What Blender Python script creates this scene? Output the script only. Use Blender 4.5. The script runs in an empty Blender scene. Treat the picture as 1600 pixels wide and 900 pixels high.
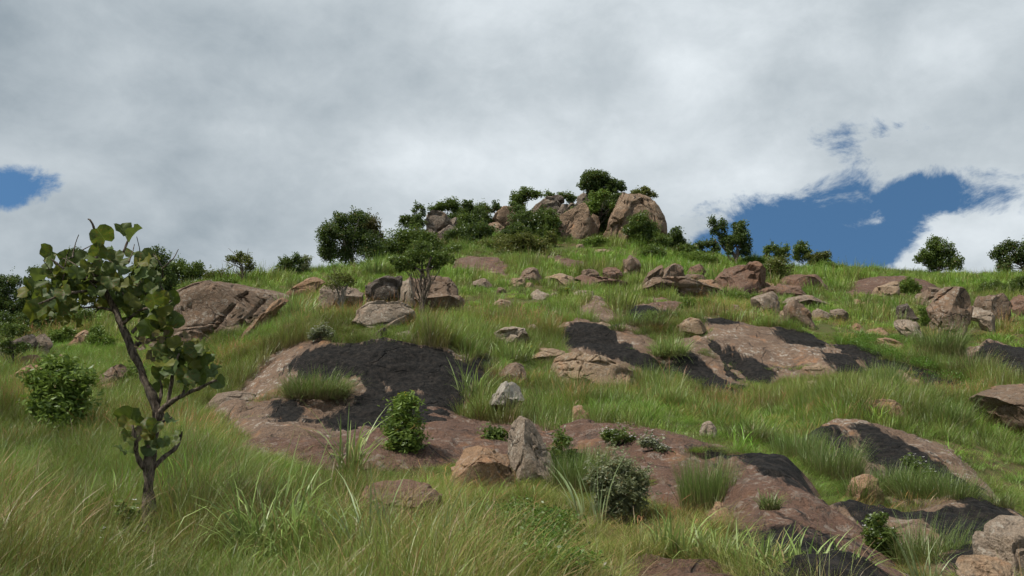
import bpy, bmesh, math, random
import numpy as np
from mathutils import Vector

random.seed(7)
RNG = np.random.default_rng(11)
scene = bpy.context.scene
COL = scene.collection

# ------------------------------------------------------------------ camera
FPX = 1385.0                      # focal length in pixels of the 1600 px wide photograph
PITCH = math.radians(10.2)
CAMZ = 1.65
cam_data = bpy.data.cameras.new('camera')
cam_data.sensor_width = 36.0
cam_data.lens = 36.0 * FPX / 1600.0
cam_data.clip_end = 20000
cam_data.clip_start = 0.05
camera = bpy.data.objects.new('camera', cam_data)
COL.objects.link(camera)
camera.location = (0, 0, CAMZ)
camera.rotation_euler = (math.pi / 2 + PITCH, 0, 0)
scene.camera = camera

# ------------------------------------------------------------------ sun, exposure
SUN_EL, SUN_AZ = math.radians(57), math.radians(-118)      # azimuth clockwise from +Y (the view direction)
sd = Vector((math.sin(SUN_AZ) * math.cos(SUN_EL), math.cos(SUN_AZ) * math.cos(SUN_EL), math.sin(SUN_EL)))
sun_data = bpy.data.lights.new('sun', 'SUN')
sun_data.energy = 4.3
sun_data.angle = math.radians(1.2)
sun_data.color = (1.0, 0.94, 0.85)
sun = bpy.data.objects.new('sun', sun_data)
COL.objects.link(sun)
sun.rotation_euler = (-sd).to_track_quat('-Z', 'Y').to_euler()
sun.location = (-30, -15, 60)

vs = scene.view_settings
vs.view_transform = 'Standard'
vs.look = 'None'
vs.gamma = 1.0
vs.exposure = 0.27
vs.use_curve_mapping = False
scene.cycles.max_bounces = 4
scene.cycles.diffuse_bounces = 2
scene.cycles.glossy_bounces = 1
scene.cycles.transmission_bounces = 2
scene.cycles.use_adaptive_sampling = True
scene.cycles.adaptive_threshold = 0.03
scene.cycles.use_denoising = True

# ------------------------------------------------------------------ pixel <-> world helpers
CP, SP = math.cos(PITCH), math.sin(PITCH)

def ray(px, py):
    a, b = (px - 800.0) / FPX, (450.0 - py) / FPX
    dy = CP - b * SP
    return a / dy, (SP + b * CP) / dy          # X per Y, Z per Y

def at(px, py, Y):
    u, t = ray(px, py)
    return np.array([u * Y, Y, CAMZ + t * Y])

def proj(P):
    P = np.asarray(P, float)
    x, y, z = P[..., 0], P[..., 1], P[..., 2] - CAMZ
    f = y * CP + z * SP
    v = -y * SP + z * CP
    return 800 + FPX * x / f, 450 - FPX * v / f

def azel(px, py):
    u, t = ray(px, py)
    return math.atan2(u, 1.0), math.atan2(t, math.hypot(u, 1.0))

# ------------------------------------------------------------------ numpy noise
def _hash(ix, iy, iz, seed):
    with np.errstate(over='ignore'):
        h = (ix.astype(np.int64) * 374761393 + iy.astype(np.int64) * 668265263 + iz.astype(np.int64) * 2147483647 + seed * 1274126177) & 0xFFFFFFFF
        h = ((h ^ (h >> 13)) * 1274126177) & 0xFFFFFFFF
        h = ((h ^ (h >> 16)) * 2246822519) & 0xFFFFFFFF
        h = h ^ (h >> 15)
    return (h & 0xFFFFFF).astype(np.float64) / 0x7FFFFF - 1.0

def vnoise(x, y, z=None, seed=0):
    x = np.asarray(x, float); y = np.asarray(y, float)
    z = np.zeros_like(x) if z is None else np.asarray(z, float)
    xi, yi, zi = np.floor(x), np.floor(y), np.floor(z)
    fx, fy, fz = x - xi, y - yi, z - zi
    sx, sy, sz = [f * f * f * (f * (f * 6 - 15) + 10) for f in (fx, fy, fz)]
    r = 0
    for a in (0, 1):
        wx = sx if a else 1 - sx
        for b in (0, 1):
            wy = sy if b else 1 - sy
            for c in (0, 1):
                wz = sz if c else 1 - sz
                r = r + wx * wy * wz * _hash(xi + a, yi + b, zi + c, seed)
    return r

def fbm(x, y, z=None, seed=0, oct=4, gain=0.5):
    r, amp, tot, f = 0, 1.0, 0, 1.0
    for o in range(oct):
        r = r + amp * vnoise(x * f, y * f, None if z is None else z * f, seed + o * 17)
        tot += amp; amp *= gain; f *= 2.03
    return r / tot * 1.5

def sstep(a, b, x):
    t = np.clip((np.asarray(x, float) - a) / (b - a), 0, 1)
    return t * t * (3 - 2 * t)

# ------------------------------------------------------------------ world: blue sky with a broken sheet of cloud
def node(nt, typ, **kw):
    n = nt.nodes.new(typ)
    for k, v in kw.items():
        if k.startswith('i_'):
            key = k[2:]
            key = int(key) if key.isdigit() else key
            n.inputs[key].default_value = v
        else:
            setattr(n, k, v)
    return n

def M(nt, op, a, b=None, c=None, clamp=False):
    n = nt.nodes.new('ShaderNodeMath'); n.operation = op; n.use_clamp = clamp
    for k, v in enumerate((a, b, c)):
        if v is None: continue
        if isinstance(v, (int, float)): n.inputs[k].default_value = v
        else: nt.links.new(v, n.inputs[k])
    return n.outputs[0]

def build_world():
    w = bpy.data.worlds.new('World'); scene.world = w; w.use_nodes = True
    w.cycles.sampling_method = 'MANUAL'; w.cycles.sample_map_resolution = 256
    nt = w.node_tree; nt.nodes.clear(); L = nt.links.new
    out = node(nt, 'ShaderNodeOutputWorld'); bg = node(nt, 'ShaderNodeBackground'); bg.inputs[1].default_value = 0.1
    L(bg.outputs[0], out.inputs[0])
    tc = node(nt, 'ShaderNodeTexCoord')
    nz = node(nt, 'ShaderNodeVectorMath', operation='NORMALIZE'); L(tc.outputs['Generated'], nz.inputs[0])
    D = nz.outputs[0]
    sep = node(nt, 'ShaderNodeSeparateXYZ'); L(D, sep.inputs[0])
    X, Y, Z = sep.outputs
    az = M(nt, 'ARCTAN2', X, Y); el = M(nt, 'ARCSINE', Z)
    # clear sky, looked up a little higher than the line of sight: thin dry upland air
    up = node(nt, 'ShaderNodeVectorMath', operation='ADD', i_1=(0, 0, 0.45)); L(D, up.inputs[0])
    sky = node(nt, 'ShaderNodeTexSky', sky_type='NISHITA', sun_disc=False, sun_elevation=SUN_EL, sun_rotation=SUN_AZ,
               altitude=1500, air_density=1.0, dust_density=0.3, ozone_density=2.5)
    L(up.outputs[0], sky.inputs[0])
    hs = node(nt, 'ShaderNodeHueSaturation', i_Saturation=1.10, i_Value=1.22, i_Hue=0.488); L(sky.outputs[0], hs.inputs['Color'])
    # cloud noises in direction space, flattened towards the horizon
    st = node(nt, 'ShaderNodeVectorMath', operation='MULTIPLY', i_1=(1, 1, 1.45)); L(D, st.inputs[0])
    def noise(scale, detail, rough, off, dist=0.0):
        a = node(nt, 'ShaderNodeVectorMath', operation='ADD', i_1=off); L(st.outputs[0], a.inputs[0])
        n = node(nt, 'ShaderNodeTexNoise'); n.inputs['Scale'].default_value = scale; n.inputs['Detail'].default_value = detail
        n.inputs['Roughness'].default_value = rough; n.inputs['Distortion'].default_value = dist
        L(a.outputs[0], n.inputs['Vector']); return n.outputs[0]
    nb = noise(5.5, 6, 0.55, (3.1, 1.7, 0.4), 0.15)
    nf = noise(13.0, 7, 0.66, (0.3, 4.0, 2.2), 0.35)
    nl = noise(2.3, 2, 0.5, (7.7, 2.0, 5.1))
    def ell(px, py, rx, ry, rot=0.0):
        a0, e0 = azel(px, py)
        a, e = M(nt, 'SUBTRACT', az, a0), M(nt, 'SUBTRACT', el, e0)
        c, s = math.cos(rot), math.sin(rot)
        p = M(nt, 'ADD', M(nt, 'MULTIPLY', a, c), M(nt, 'MULTIPLY', e, s))
        q = M(nt, 'SUBTRACT', M(nt, 'MULTIPLY', e, c), M(nt, 'MULTIPLY', a, s))
        p = M(nt, 'DIVIDE', p, rx / FPX); q = M(nt, 'DIVIDE', q, ry / FPX)
        return M(nt, 'SQRT', M(nt, 'ADD', M(nt, 'MULTIPLY', p, p), M(nt, 'MULTIPLY', q, q)))
    # openings in the cloud sheet: ones in view, and broken cloud all round the sky at the same scale
    holes = [(1270, 352, 200, 72, 0.10), (1435, 308, 130, 42, 0.02), (1345, 382, 130, 56, 0.5), (1130, 385, 100, 46, 0.4),
             (-45, 286, 115, 34, 0.12), (1330, 215, 90, 34, -0.25, 0.20), 
             (1900, 220, 220, 50, 0.1), (-560, 240, 260, 60, 0.0)]
    f = None
    for h in holes:
        sg = h[5] if len(h) > 5 else 1.0
        v = M(nt, 'MULTIPLY', M(nt, 'SUBTRACT', 1.0, ell(*h[:5])), sg)
        f = v if f is None else M(nt, 'MAXIMUM', f, v)
    f = M(nt, 'MAXIMUM', f, -0.9)
    behind = M(nt, 'MULTIPLY', M(nt, 'SUBTRACT', nl, 0.60), 9.0)
    front = M(nt, 'MULTIPLY', M(nt, 'SUBTRACT', Y, 0.55), 4.0, clamp=True)
    behind = M(nt, 'SUBTRACT', behind, M(nt, 'MULTIPLY', front, 6.0))
    f = M(nt, 'MAXIMUM', f, behind)
    g = M(nt, 'ADD', f, M(nt, 'MULTIPLY', M(nt, 'SUBTRACT', nf, 0.5), 2.0))
    g = M(nt, 'SUBTRACT', g, M(nt, 'MULTIPLY', M(nt, 'SUBTRACT', 1.0, ell(1372, 346, 20, 18), clamp=True), 0.42))
    mr = node(nt, 'ShaderNodeMapRange', interpolation_type='SMOOTHSTEP'); mr.inputs[1].default_value = 0.0; mr.inputs[2].default_value = 0.40
    L(g, mr.inputs[0]); blue = mr.outputs[0]
    # cloud brightness: thin bright places near the openings and where the sheet is thin
    th = M(nt, 'ADD', M(nt, 'MULTIPLY', M(nt, 'SUBTRACT', nb, 0.5), 1.1), M(nt, 'MULTIPLY', M(nt, 'SUBTRACT', nl, 0.5), 0.40))
    th = M(nt, 'ADD', th, M(nt, 'MULTIPLY', M(nt, 'SUBTRACT', nf, 0.5), 0.36))
    def bright(px, py, rx, ry, amt, rot=0.0):
        nonlocal th
        q = ell(px, py, rx, ry, rot)
        th = M(nt, 'ADD', th, M(nt, 'MULTIPLY', M(nt, 'EXPONENT', M(nt, 'MULTIPLY', M(nt, 'MULTIPLY', q, q), -1.0)), amt))
    bright(690, 260, 150, 80, 0.24); bright(1090, 115, 80, 50, 0.22); bright(1000, 250, 220, 90, 0.20); bright(120, 265, 140, 40, 0.20)
    bright(1500, 360, 160, 60, 0.22); bright(1180, 280, 120, 30, 0.2); bright(-50, 60, 360, 280, -0.32); bright(420, 120, 260, 150, -0.12); bright(800, -40, 500, 120, 0.14); bright(330, 350, 260, 80, -0.14)
    bright(230, 200, 120, 40, 0.10); bright(820, 300, 160, 30, -0.10)
    cr = node(nt, 'ShaderNodeValToRGB'); e = cr.color_ramp.elements
    e[0].position = 0.05; e[0].color = (2.6, 3.1, 3.5, 1)
    e[1].position = 0.92; e[1].color = (6.8, 7.3, 7.65, 1)
    m = cr.color_ramp.elements.new(0.5); m.color = (4.5, 5.0, 5.35, 1)
    L(M(nt, 'ADD', th, 0.5), cr.inputs[0])
    mx = node(nt, 'ShaderNodeMix', data_type='RGBA')
    L(blue, mx.inputs[0]); L(cr.outputs[0], mx.inputs[6]); L(hs.outputs[0], mx.inputs[7])
    L(mx.outputs[2], bg.inputs[0])
build_world()

# ------------------------------------------------------------------ the lie of the land
# (pixel column: rows of the bare ground with the distance at which they lie), read off the photograph
CTRL = {
    -120: [(960, 5), (880, 7), (740, 13), (670, 18), (600, 26), (560, 34), (530, 44), (510, 56)],
    100: [(960, 5), (870, 7), (740, 13), (672, 17), (604, 24), (563, 30), (528, 38), (500, 52)],
    300: [(960, 5), (870, 7), (740, 12), (670, 18), (615, 23), (545, 33), (512, 39), (470, 48), (452, 58)],
    400: [(960, 5), (870, 7), (740, 12), (680, 17), (650, 20), (570, 23.5), (525, 32), (505, 36), (470, 46), (445, 58), (437, 64)],
    500: [(965, 5), (870, 7), (740, 12), (695, 15), (648, 20.2), (590, 21.6), (528, 23.4), (514, 29), (502, 34), (465, 44), (432, 60), (424, 68)],
    600: [(965, 5), (870, 7.2), (740, 12), (695, 15), (648, 20.2), (590, 21.5), (528, 23.2), (514, 29), (502, 36), (474, 44), (436, 58), (412, 72)],
    700: [(955, 5.2), (860, 7.5), (730, 13), (685, 16), (645, 20.0), (590, 21.9), (538, 24.0), (518, 30), (503, 36), (474, 45), (440, 57), (418, 70), (396, 86), (378, 99)],
    800: [(950, 5.2), (850, 7.8), (750, 12), (695, 15.5), (645, 20), (600, 23.5), (540, 28.5), (512, 35), (460, 48), (424, 64), (402, 80), (386, 92), (356, 104)],
    900: [(950, 5.2), (850, 7.8), (760, 12), (700, 14.5), (655, 18), (600, 25), (560, 29), (505, 33.5), (470, 46), (430, 61), (406, 78), (388, 91), (362, 101), (338, 108)],
    1000: [(950, 5.2), (870, 7.2), (780, 10.8), (720, 13.2), (662, 16.2), (635, 21), (605, 26.5), (570, 29), (505, 33.5), (478, 45), (440, 60), (412, 76), (392, 90), (372, 101)],
    1100: [(945, 5.2), (860, 7.4), (790, 10.4), (740, 12.4), (690, 14.5), (650, 21), (612, 26.5), (585, 28.5), (500, 34), (480, 42), (465, 53), (438, 66), (414, 82), (404, 92)],
    1220: [(940, 5.3), (890, 6.9), (830, 8.6), (740, 11.2), (715, 14.0), (655, 20), (605, 27), (575, 29.5), (510, 34), (490, 44), (462, 57), (438, 71), (420, 88)],
    1350: [(945, 5.4), (895, 7.2), (845, 9.2), (785, 11.6), (720, 14.2), (648, 17.0), (625, 21), (598, 27), (548, 31.5), (497, 43), (462, 58), (440, 72), (424, 88)],
    1500: [(945, 5.6), (900, 7.4), (860, 9.0), (790, 11.4), (760, 13.2), (700, 15.6), (668, 19), (620, 25), (575, 30), (518, 39), (468, 56), (445, 73), (432, 88)],
    1720: [(945, 5.6), (900, 7.6), (850, 9.6), (830, 12.2), (780, 14.5), (700, 18.5), (650, 22.5), (600, 27), (560, 31), (515, 41), (470, 58), (445, 76), (435, 88)],
}
_pts = []
for _x, _rows in CTRL.items():
    for _y, _Y in _rows:
        u, t = ray(_x, _y); _pts.append((u, math.log(_Y), t))
    _y, _Y = _rows[-1]
    u, t = ray(_x, _y)
    _pts.append((u, math.log(_Y * 1.13), t - 0.004)); _pts.append((u, math.log(_Y * 1.45), t - 0.055)); _pts.append((u, math.log(_Y * 2.2), t - 0.17))
_pts = np.array(_pts)
UK = 3.0
TPS_A = np.stack([_pts[:, 0] * UK, _pts[:, 1]], 1)

def _kern(r2):
    return np.where(r2 > 1e-12, 0.5 * r2 * np.log(r2 + 1e-12), 0.0)
TPS_N = len(TPS_A)
_K = _kern(((TPS_A[:, None] - TPS_A[None]) ** 2).sum(-1)) + np.eye(TPS_N) * 0.0012
_P = np.concatenate([np.ones((TPS_N, 1)), TPS_A], 1)
_S = np.block([[_K, _P], [_P.T, np.zeros((3, 3))]])
TPS_W = np.linalg.solve(_S, np.concatenate([_pts[:, 2], np.zeros(3)]))

def h0(X, Y):
    """smooth ground height"""
    X = np.atleast_1d(np.asarray(X, float)); Y = np.atleast_1d(np.asarray(Y, float))
    X, Y = np.broadcast_arrays(X, Y)
    sh = X.shape; X = X.ravel(); Y = Y.ravel()
    Ye = np.clip(Y, 4.0, 170.0)
    u = np.clip(X / Ye, -0.76, 0.76) * UK; s = np.log(Ye)
    E = np.empty_like(u)
    for a in range(0, len(u), 20000):
        b = slice(a, a + 20000)
        r2 = (u[b, None] - TPS_A[None, :, 0]) ** 2 + (s[b, None] - TPS_A[None, :, 1]) ** 2
        E[b] = _kern(r2) @ TPS_W[:TPS_N] + TPS_W[TPS_N] + TPS_W[TPS_N + 1] * u[b] + TPS_W[TPS_N + 2] * s[b]
    z = CAMZ + Ye * E
    z = z - 0.17 * np.clip(4.0 - Y, 0, 60)
    z = z - 0.25 * np.clip(Y - 170.0, 0, 160)
    return z.reshape(sh)

def hg(X, Y):
    """ground height with small hummocks"""
    X = np.atleast_1d(np.asarray(X, float)); Y = np.atleast_1d(np.asarray(Y, float))
    k = 0.6 + 0.4 * sstep(8, 40, Y)
    return h0(X, Y) + k * (0.10 * fbm(X * 0.45, Y * 0.45, seed=3, oct=3) + 0.035 * fbm(X * 1.7, Y * 1.7, seed=9, oct=2))

_HY = np.geomspace(3.2, 150, 700)
def hit(px, py, off=0.0):
    u, t = ray(px, py)
    gap = CAMZ + t * _HY - h0(u * _HY, _HY) - off
    idx = np.where(gap < 0)[0]
    if len(idx):
        k = idx[0]
        if k == 0: Y = _HY[0]
        else:
            a, b = gap[k - 1], gap[k]
            Y = _HY[k - 1] + (_HY[k] - _HY[k - 1]) * a / (a - b)
    else:
        Y = _HY[np.argmin(np.where(_HY > 40, gap / _HY, 9e9))]
    return np.array([u * Y, Y, h0(u * Y, Y)[0]])

# ------------------------------------------------------------------ object helpers
def mesh_obj(name, V, F, mat=None, parent=None, loc=None, smooth=False, attrs=None):
    """V (n,3) world or local coordinates; F list or (m,k) array. loc is subtracted from V and becomes the origin."""
    V = np.asarray(V, float)
    me = bpy.data.meshes.new(name)
    if loc is not None: V = V - np.asarray(loc, float)
    if isinstance(F, np.ndarray):
        k = F.shape[1]; nf = len(F)
        me.vertices.add(len(V)); me.vertices.foreach_set('co', V.astype(np.float32).ravel())
        me.loops.add(nf * k); me.loops.foreach_set('vertex_index', F.astype(np.int32).ravel())
        me.polygons.add(nf); me.polygons.foreach_set('loop_start', np.arange(0, nf * k, k, dtype=np.int32))
        me.update(calc_edges=True)
    else:
        me.from_pydata(V.tolist(), [], F); me.update()
    if smooth: me.polygons.foreach_set('use_smooth', np.ones(len(me.polygons), dtype=bool))
    for an, av in (attrs or {}).items():
        av = np.asarray(av, np.float32)
        if av.ndim == 1:
            at_ = me.attributes.new(an, 'FLOAT', 'POINT'); at_.data.foreach_set('value', av)
        else:
            at_ = me.attributes.new(an, 'FLOAT_COLOR', 'POINT')
            at_.data.foreach_set('color', np.concatenate([av, np.ones((len(av), 1), np.float32)], 1).ravel())
    if mat is not None: me.materials.append(mat)
    o = bpy.data.objects.new(name, me); COL.objects.link(o)
    if loc is not None: o.location = tuple(float(c) for c in loc)
    if parent is not None:
        o.parent = parent
        o.location = tuple(np.array(o.location) - np.array(parent.location)) if loc is not None else tuple(-np.array(parent.location))
    return o

def tag(o, label=None, cat=None, group=None, kind=None):
    if label: o['label'] = label
    if cat: o['category'] = cat
    if group: o['group'] = group
    if kind: o['kind'] = kind
    return o

def empty(name, loc):
    o = bpy.data.objects.new(name, None); COL.objects.link(o); o.location = tuple(float(c) for c in loc); o.empty_display_size = 0.2
    return o

# ------------------------------------------------------------------ materials
def new_mat(name):
    m = bpy.data.materials.new(name); m.use_nodes = True
    nt = m.node_tree; nt.nodes.clear()
    out = nt.nodes.new('ShaderNodeOutputMaterial')
    return m, nt, out

def mixc(nt, fac, a, b, blend='MIX'):
    n = nt.nodes.new('ShaderNodeMix'); n.data_type = 'RGBA'; n.blend_type = blend
    for k, v in ((0, fac), (6, a), (7, b)):
        if isinstance(v, (int, float)): n.inputs[k].default_value = v
        elif isinstance(v, tuple): n.inputs[k].default_value = (*v, 1) if len(v) == 3 else v
        else: nt.links.new(v, n.inputs[k])
    return n.outputs[2]

def tnoise(nt, vec, scale, detail=4, rough=0.55, dist=0.0):
    n = nt.nodes.new('ShaderNodeTexNoise'); n.inputs['Scale'].default_value = scale; n.inputs['Detail'].default_value = detail
    n.inputs['Roughness'].default_value = rough; n.inputs['Distortion'].default_value = dist
    nt.links.new(vec, n.inputs['Vector']); return n.outputs[0]

def ramp01(nt, v, a, b, lo=0.0, hi=1.0):
    n = nt.nodes.new('ShaderNodeMapRange'); n.interpolation_type = 'SMOOTHSTEP'
    nt.links.new(v, n.inputs[0])
    for k, x in ((1, a), (2, b), (3, lo), (4, hi)): n.inputs[k].default_value = x
    return n.outputs[0]

def rock_mat(name, c1, c2, orange=0.25, lichen=0.4, dark=0.4, sc=1.0, stain=False, orange_col=(0.36, 0.17, 0.075)):
    m, nt, out = new_mat(name); L = nt.links.new
    tc = nt.nodes.new('ShaderNodeTexCoord'); oi = nt.nodes.new('ShaderNodeObjectInfo')
    sh = nt.nodes.new('ShaderNodeVectorMath'); sh.operation = 'MULTIPLY_ADD'
    cmb = nt.nodes.new('ShaderNodeCombineXYZ')
    for k in range(3): L(oi.outputs['Random'], cmb.inputs[k])
    sh.inputs[1].default_value = (37.0, 61.0, 23.0); L(cmb.outputs[0], sh.inputs[0]); L(tc.outputs['Object'], sh.inputs[2])
    V = sh.outputs[0]
    st = nt.nodes.new('ShaderNodeVectorMath'); st.operation = 'MULTIPLY'; st.inputs[1].default_value = (2.0, 0.32, 0.32); L(V, st.inputs[0])
    big = tnoise(nt, V, 0.9 * sc, 5, 0.6, 0.3)
    med = tnoise(nt, V, 4.5 * sc, 6, 0.65)
    fine = tnoise(nt, V, 38 * sc, 2, 0.7)
    streak = tnoise(nt, st.outputs[0], 1.7 * sc, 5, 0.6, 0.4)
    col = mixc(nt, ramp01(nt, big, 0.33, 0.67), c1, c2)
    col = mixc(nt, ramp01(nt, med, 0.35, 0.7, 0, 0.45), col, tuple(x * 0.62 for x in c1))
    col = mixc(nt, ramp01(nt, tnoise(nt, V, 1.3 * sc, 5, 0.6, 0.6), 0.56, 0.68, 0, orange), col, orange_col)
    col = mixc(nt, ramp01(nt, streak, 0.52, 0.70, 0, dark), col, (0.05, 0.043, 0.04))
    lich = tnoise(nt, V, 7.0 * sc, 4, 0.72, 0.2)
    patch = big
    lm = M(nt, 'MULTIPLY', ramp01(nt, lich, 0.53, 0.59), ramp01(nt, patch, 0.40, 0.60))
    col = mixc(nt, M(nt, 'MULTIPLY', lm, min(1.0, lichen * 1.5)), col, (0.37, 0.35, 0.30))
    dl = tnoise(nt, V, 9 * sc, 5, 0.75)
    col = mixc(nt, ramp01(nt, dl, 0.54, 0.62, 0, 0.62), col, (0.050, 0.042, 0.036))
    col = mixc(nt, ramp01(nt, fine, 0.35, 0.68, 0, 0.75), col, tuple(x * 1.25 for x in c2))
    wob = nt.nodes.new('ShaderNodeVectorMath'); wob.operation = 'MULTIPLY_ADD'; wob.inputs[1].default_value = (0.5 / sc, 0.5 / sc, 0.5 / sc)
    nn = nt.nodes.new('ShaderNodeTexNoise'); nn.inputs['Scale'].default_value = 2.2 * sc; nn.inputs['Detail'].default_value = 4; L(V, nn.inputs['Vector'])
    L(nn.outputs['Color'], wob.inputs[0]); L(V, wob.inputs[2])
    vo = nt.nodes.new('ShaderNodeTexVoronoi'); vo.feature = 'DISTANCE_TO_EDGE'; vo.inputs['Scale'].default_value = 0.75 * sc; L(wob.outputs[0], vo.inputs['Vector'])
    crk = ramp01(nt, vo.outputs['Distance'], 0.0, 0.022, 1, 0)
    crk = M(nt, 'MULTIPLY', crk, ramp01(nt, tnoise(nt, V, 1.6 * sc, 3, 0.5), 0.45, 0.58))
    col = mixc(nt, M(nt, 'MULTIPLY', crk, 0.75), col, (0.03, 0.024, 0.02))
    rough = 0.92
    pb = nt.nodes.new('ShaderNodeBsdfPrincipled')
    if stain:
        a = nt.nodes.new('ShaderNodeAttribute'); a.attribute_name = 'stain'
        sv = M(nt, 'ADD', a.outputs['Fac'], M(nt, 'MULTIPLY', M(nt, 'SUBTRACT', tnoise(nt, st.outputs[0], 2.6, 8, 0.74, 0.3), 0.5), 1.5))
        sm = ramp01(nt, sv, 0.22, 0.42)
        blk = mixc(nt, ramp01(nt, tnoise(nt, V, 9, 5, 0.65), 0.35, 0.75), (0.008, 0.0078, 0.0076), (0.034, 0.029, 0.025))
        col = mixc(nt, sm, col, blk)
        L(M(nt, 'MULTIPLY_ADD', sm, -0.15, 0.92), pb.inputs['Roughness']); L(M(nt, 'MULTIPLY_ADD', sm, -0.15, 0.25), pb.inputs['Specular IOR Level'])
    else:
        pb.inputs['Roughness'].default_value = rough
    if not stain: pb.inputs['Specular IOR Level'].default_value = 0.25
    L(col, pb.inputs['Base Color'])
    hgt = M(nt, 'ADD', M(nt, 'MULTIPLY', med, 0.7), M(nt, 'MULTIPLY', fine, 0.12))
    hgt = M(nt, 'ADD', hgt, M(nt, 'MULTIPLY', dl, 0.3))
    hgt = M(nt, 'SUBTRACT', hgt, M(nt, 'MULTIPLY', crk, 0.35))
    bp = nt.nodes.new('ShaderNodeBump'); bp.inputs['Strength'].default_value = 0.9; bp.inputs['Distance'].default_value = 0.16 / sc
    L(hgt, bp.inputs['Height']); L(bp.outputs[0], pb.inputs['Normal'])
    L(pb.outputs[0], out.inputs[0])
    return m

def leaf_mat(name, c1, c2, dry=(0.16, 0.10, 0.03), transl=0.32, gloss=0.06, attr='tint', dry_amt=1.0):
    """two-tone leaf; per-leaf attribute tint in 0..1 mixes the tones, above 1 turns to the dry colour"""
    m, nt, out = new_mat(name); L = nt.links.new
    a = nt.nodes.new('ShaderNodeAttribute'); a.attribute_name = attr
    t = a.outputs['Fac']
    col = mixc(nt, M(nt, 'MINIMUM', t, 1.0), c1, c2)
    col = mixc(nt, ramp01(nt, t, 1.0, 1.6, 0, dry_amt), col, dry)
    df = nt.nodes.new('ShaderNodeBsdfDiffuse'); tr = nt.nodes.new('ShaderNodeBsdfTranslucent'); gl = nt.nodes.new('ShaderNodeBsdfGlossy')
    gl.inputs['Roughness'].default_value = 0.42; gl.inputs['Color'].default_value = (0.9, 0.95, 1, 1)
    L(col, df.inputs[0])
    L(mixc(nt, 0.35, col, (0.16, 0.24, 0.02)), tr.inputs[0])
    m1 = nt.nodes.new('ShaderNodeMixShader'); m1.inputs[0].default_value = transl; L(df.outputs[0], m1.inputs[1]); L(tr.outputs[0], m1.inputs[2])
    m2 = nt.nodes.new('ShaderNodeMixShader'); m2.inputs[0].default_value = gloss; L(m1.outputs[0], m2.inputs[1]); L(gl.outputs[0], m2.inputs[2])
    L(m2.outputs[0], out.inputs[0])
    return m

def grass_mat(name, base, tip, dry, transl=0.34, inst=True):
    """blade colour: attribute h runs 0..1 up the blade, b is random per blade; the tuft's own tint multiplies it"""
    m, nt, out = new_mat(name); L = nt.links.new
    ah = nt.nodes.new('ShaderNodeAttribute'); ah.attribute_name = 'h'
    ab = nt.nodes.new('ShaderNodeAttribute'); ab.attribute_name = 'b'
    col = mixc(nt, ramp01(nt, ah.outputs['Fac'], 0.0, 0.7), base, tip)
    bv = nt.nodes.new('ShaderNodeMath'); bv.operation = 'MULTIPLY_ADD'; L(ab.outputs['Fac'], bv.inputs[0]); bv.inputs[1].default_value = 0.6; bv.inputs[2].default_value = 0.7
    sc = nt.nodes.new('ShaderNodeVectorMath'); sc.operation = 'SCALE'; L(col, sc.inputs[0]); L(bv.outputs[0], sc.inputs['Scale'])
    col = sc.outputs[0]
    ad = nt.nodes.new('ShaderNodeAttribute'); ad.attribute_name = 'd'
    col = mixc(nt, ad.outputs['Fac'], col, dry)
    if inst:
        ti = nt.nodes.new('ShaderNodeAttribute'); ti.attribute_type = 'INSTANCER'; ti.attribute_name = 'tint'
        col = mixc(nt, 1.0, col, ti.outputs['Color'], 'MULTIPLY')
    df = nt.nodes.new('ShaderNodeBsdfDiffuse'); tr = nt.nodes.new('ShaderNodeBsdfTranslucent'); gl = nt.nodes.new('ShaderNodeBsdfGlossy')
    gl.inputs['Roughness'].default_value = 0.45
    L(col, df.inputs[0]); L(col, tr.inputs[0])
    m1 = nt.nodes.new('ShaderNodeMixShader'); m1.inputs[0].default_value = transl; L(df.outputs[0], m1.inputs[1]); L(tr.outputs[0], m1.inputs[2])
    m2 = nt.nodes.new('ShaderNodeMixShader'); m2.inputs[0].default_value = 0.04; L(m1.outputs[0], m2.inputs[1]); L(gl.outputs[0], m2.inputs[2])
    L(m2.outputs[0], out.inputs[0])
    return m

def bark_mat(name, c1, c2, sc=1.0):
    m, nt, out = new_mat(name); L = nt.links.new
    tc = nt.nodes.new('ShaderNodeTexCoord'); st = nt.nodes.new('ShaderNodeVectorMath'); st.operation = 'MULTIPLY'
    st.inputs[1].default_value = (1, 1, 0.3); L(tc.outputs['Object'], st.inputs[0])
    n1 = tnoise(nt, st.outputs[0], 34 * sc, 5, 0.65, 0.3); n2 = tnoise(nt, tc.outputs['Object'], 6 * sc, 4, 0.6)
    col = mixc(nt, ramp01(nt, n1, 0.38, 0.62), c1, c2)
    col = mixc(nt, ramp01(nt, n2, 0.55, 0.75, 0, 0.5), col, (0.22, 0.20, 0.17))
    pb = nt.nodes.new('ShaderNodeBsdfPrincipled'); pb.inputs['Roughness'].default_value = 0.95; pb.inputs['Specular IOR Level'].default_value = 0.15
    L(col, pb.inputs['Base Color'])
    bp = nt.nodes.new('ShaderNodeBump'); bp.inputs['Strength'].default_value = 1.0; bp.inputs['Distance'].default_value = 0.045
    L(n1, bp.inputs['Height']); L(bp.outputs[0], pb.inputs['Normal']); L(pb.outputs[0], out.inputs[0])
    return m

def plain_mat(name, col, rough=0.8):
    m, nt, out = new_mat(name)
    pb = nt.nodes.new('ShaderNodeBsdfPrincipled'); pb.inputs['Base Color'].default_value = (*col, 1); pb.inputs['Roughness'].default_value = rough
    nt.links.new(pb.outputs[0], out.inputs[0]); return m

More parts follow.
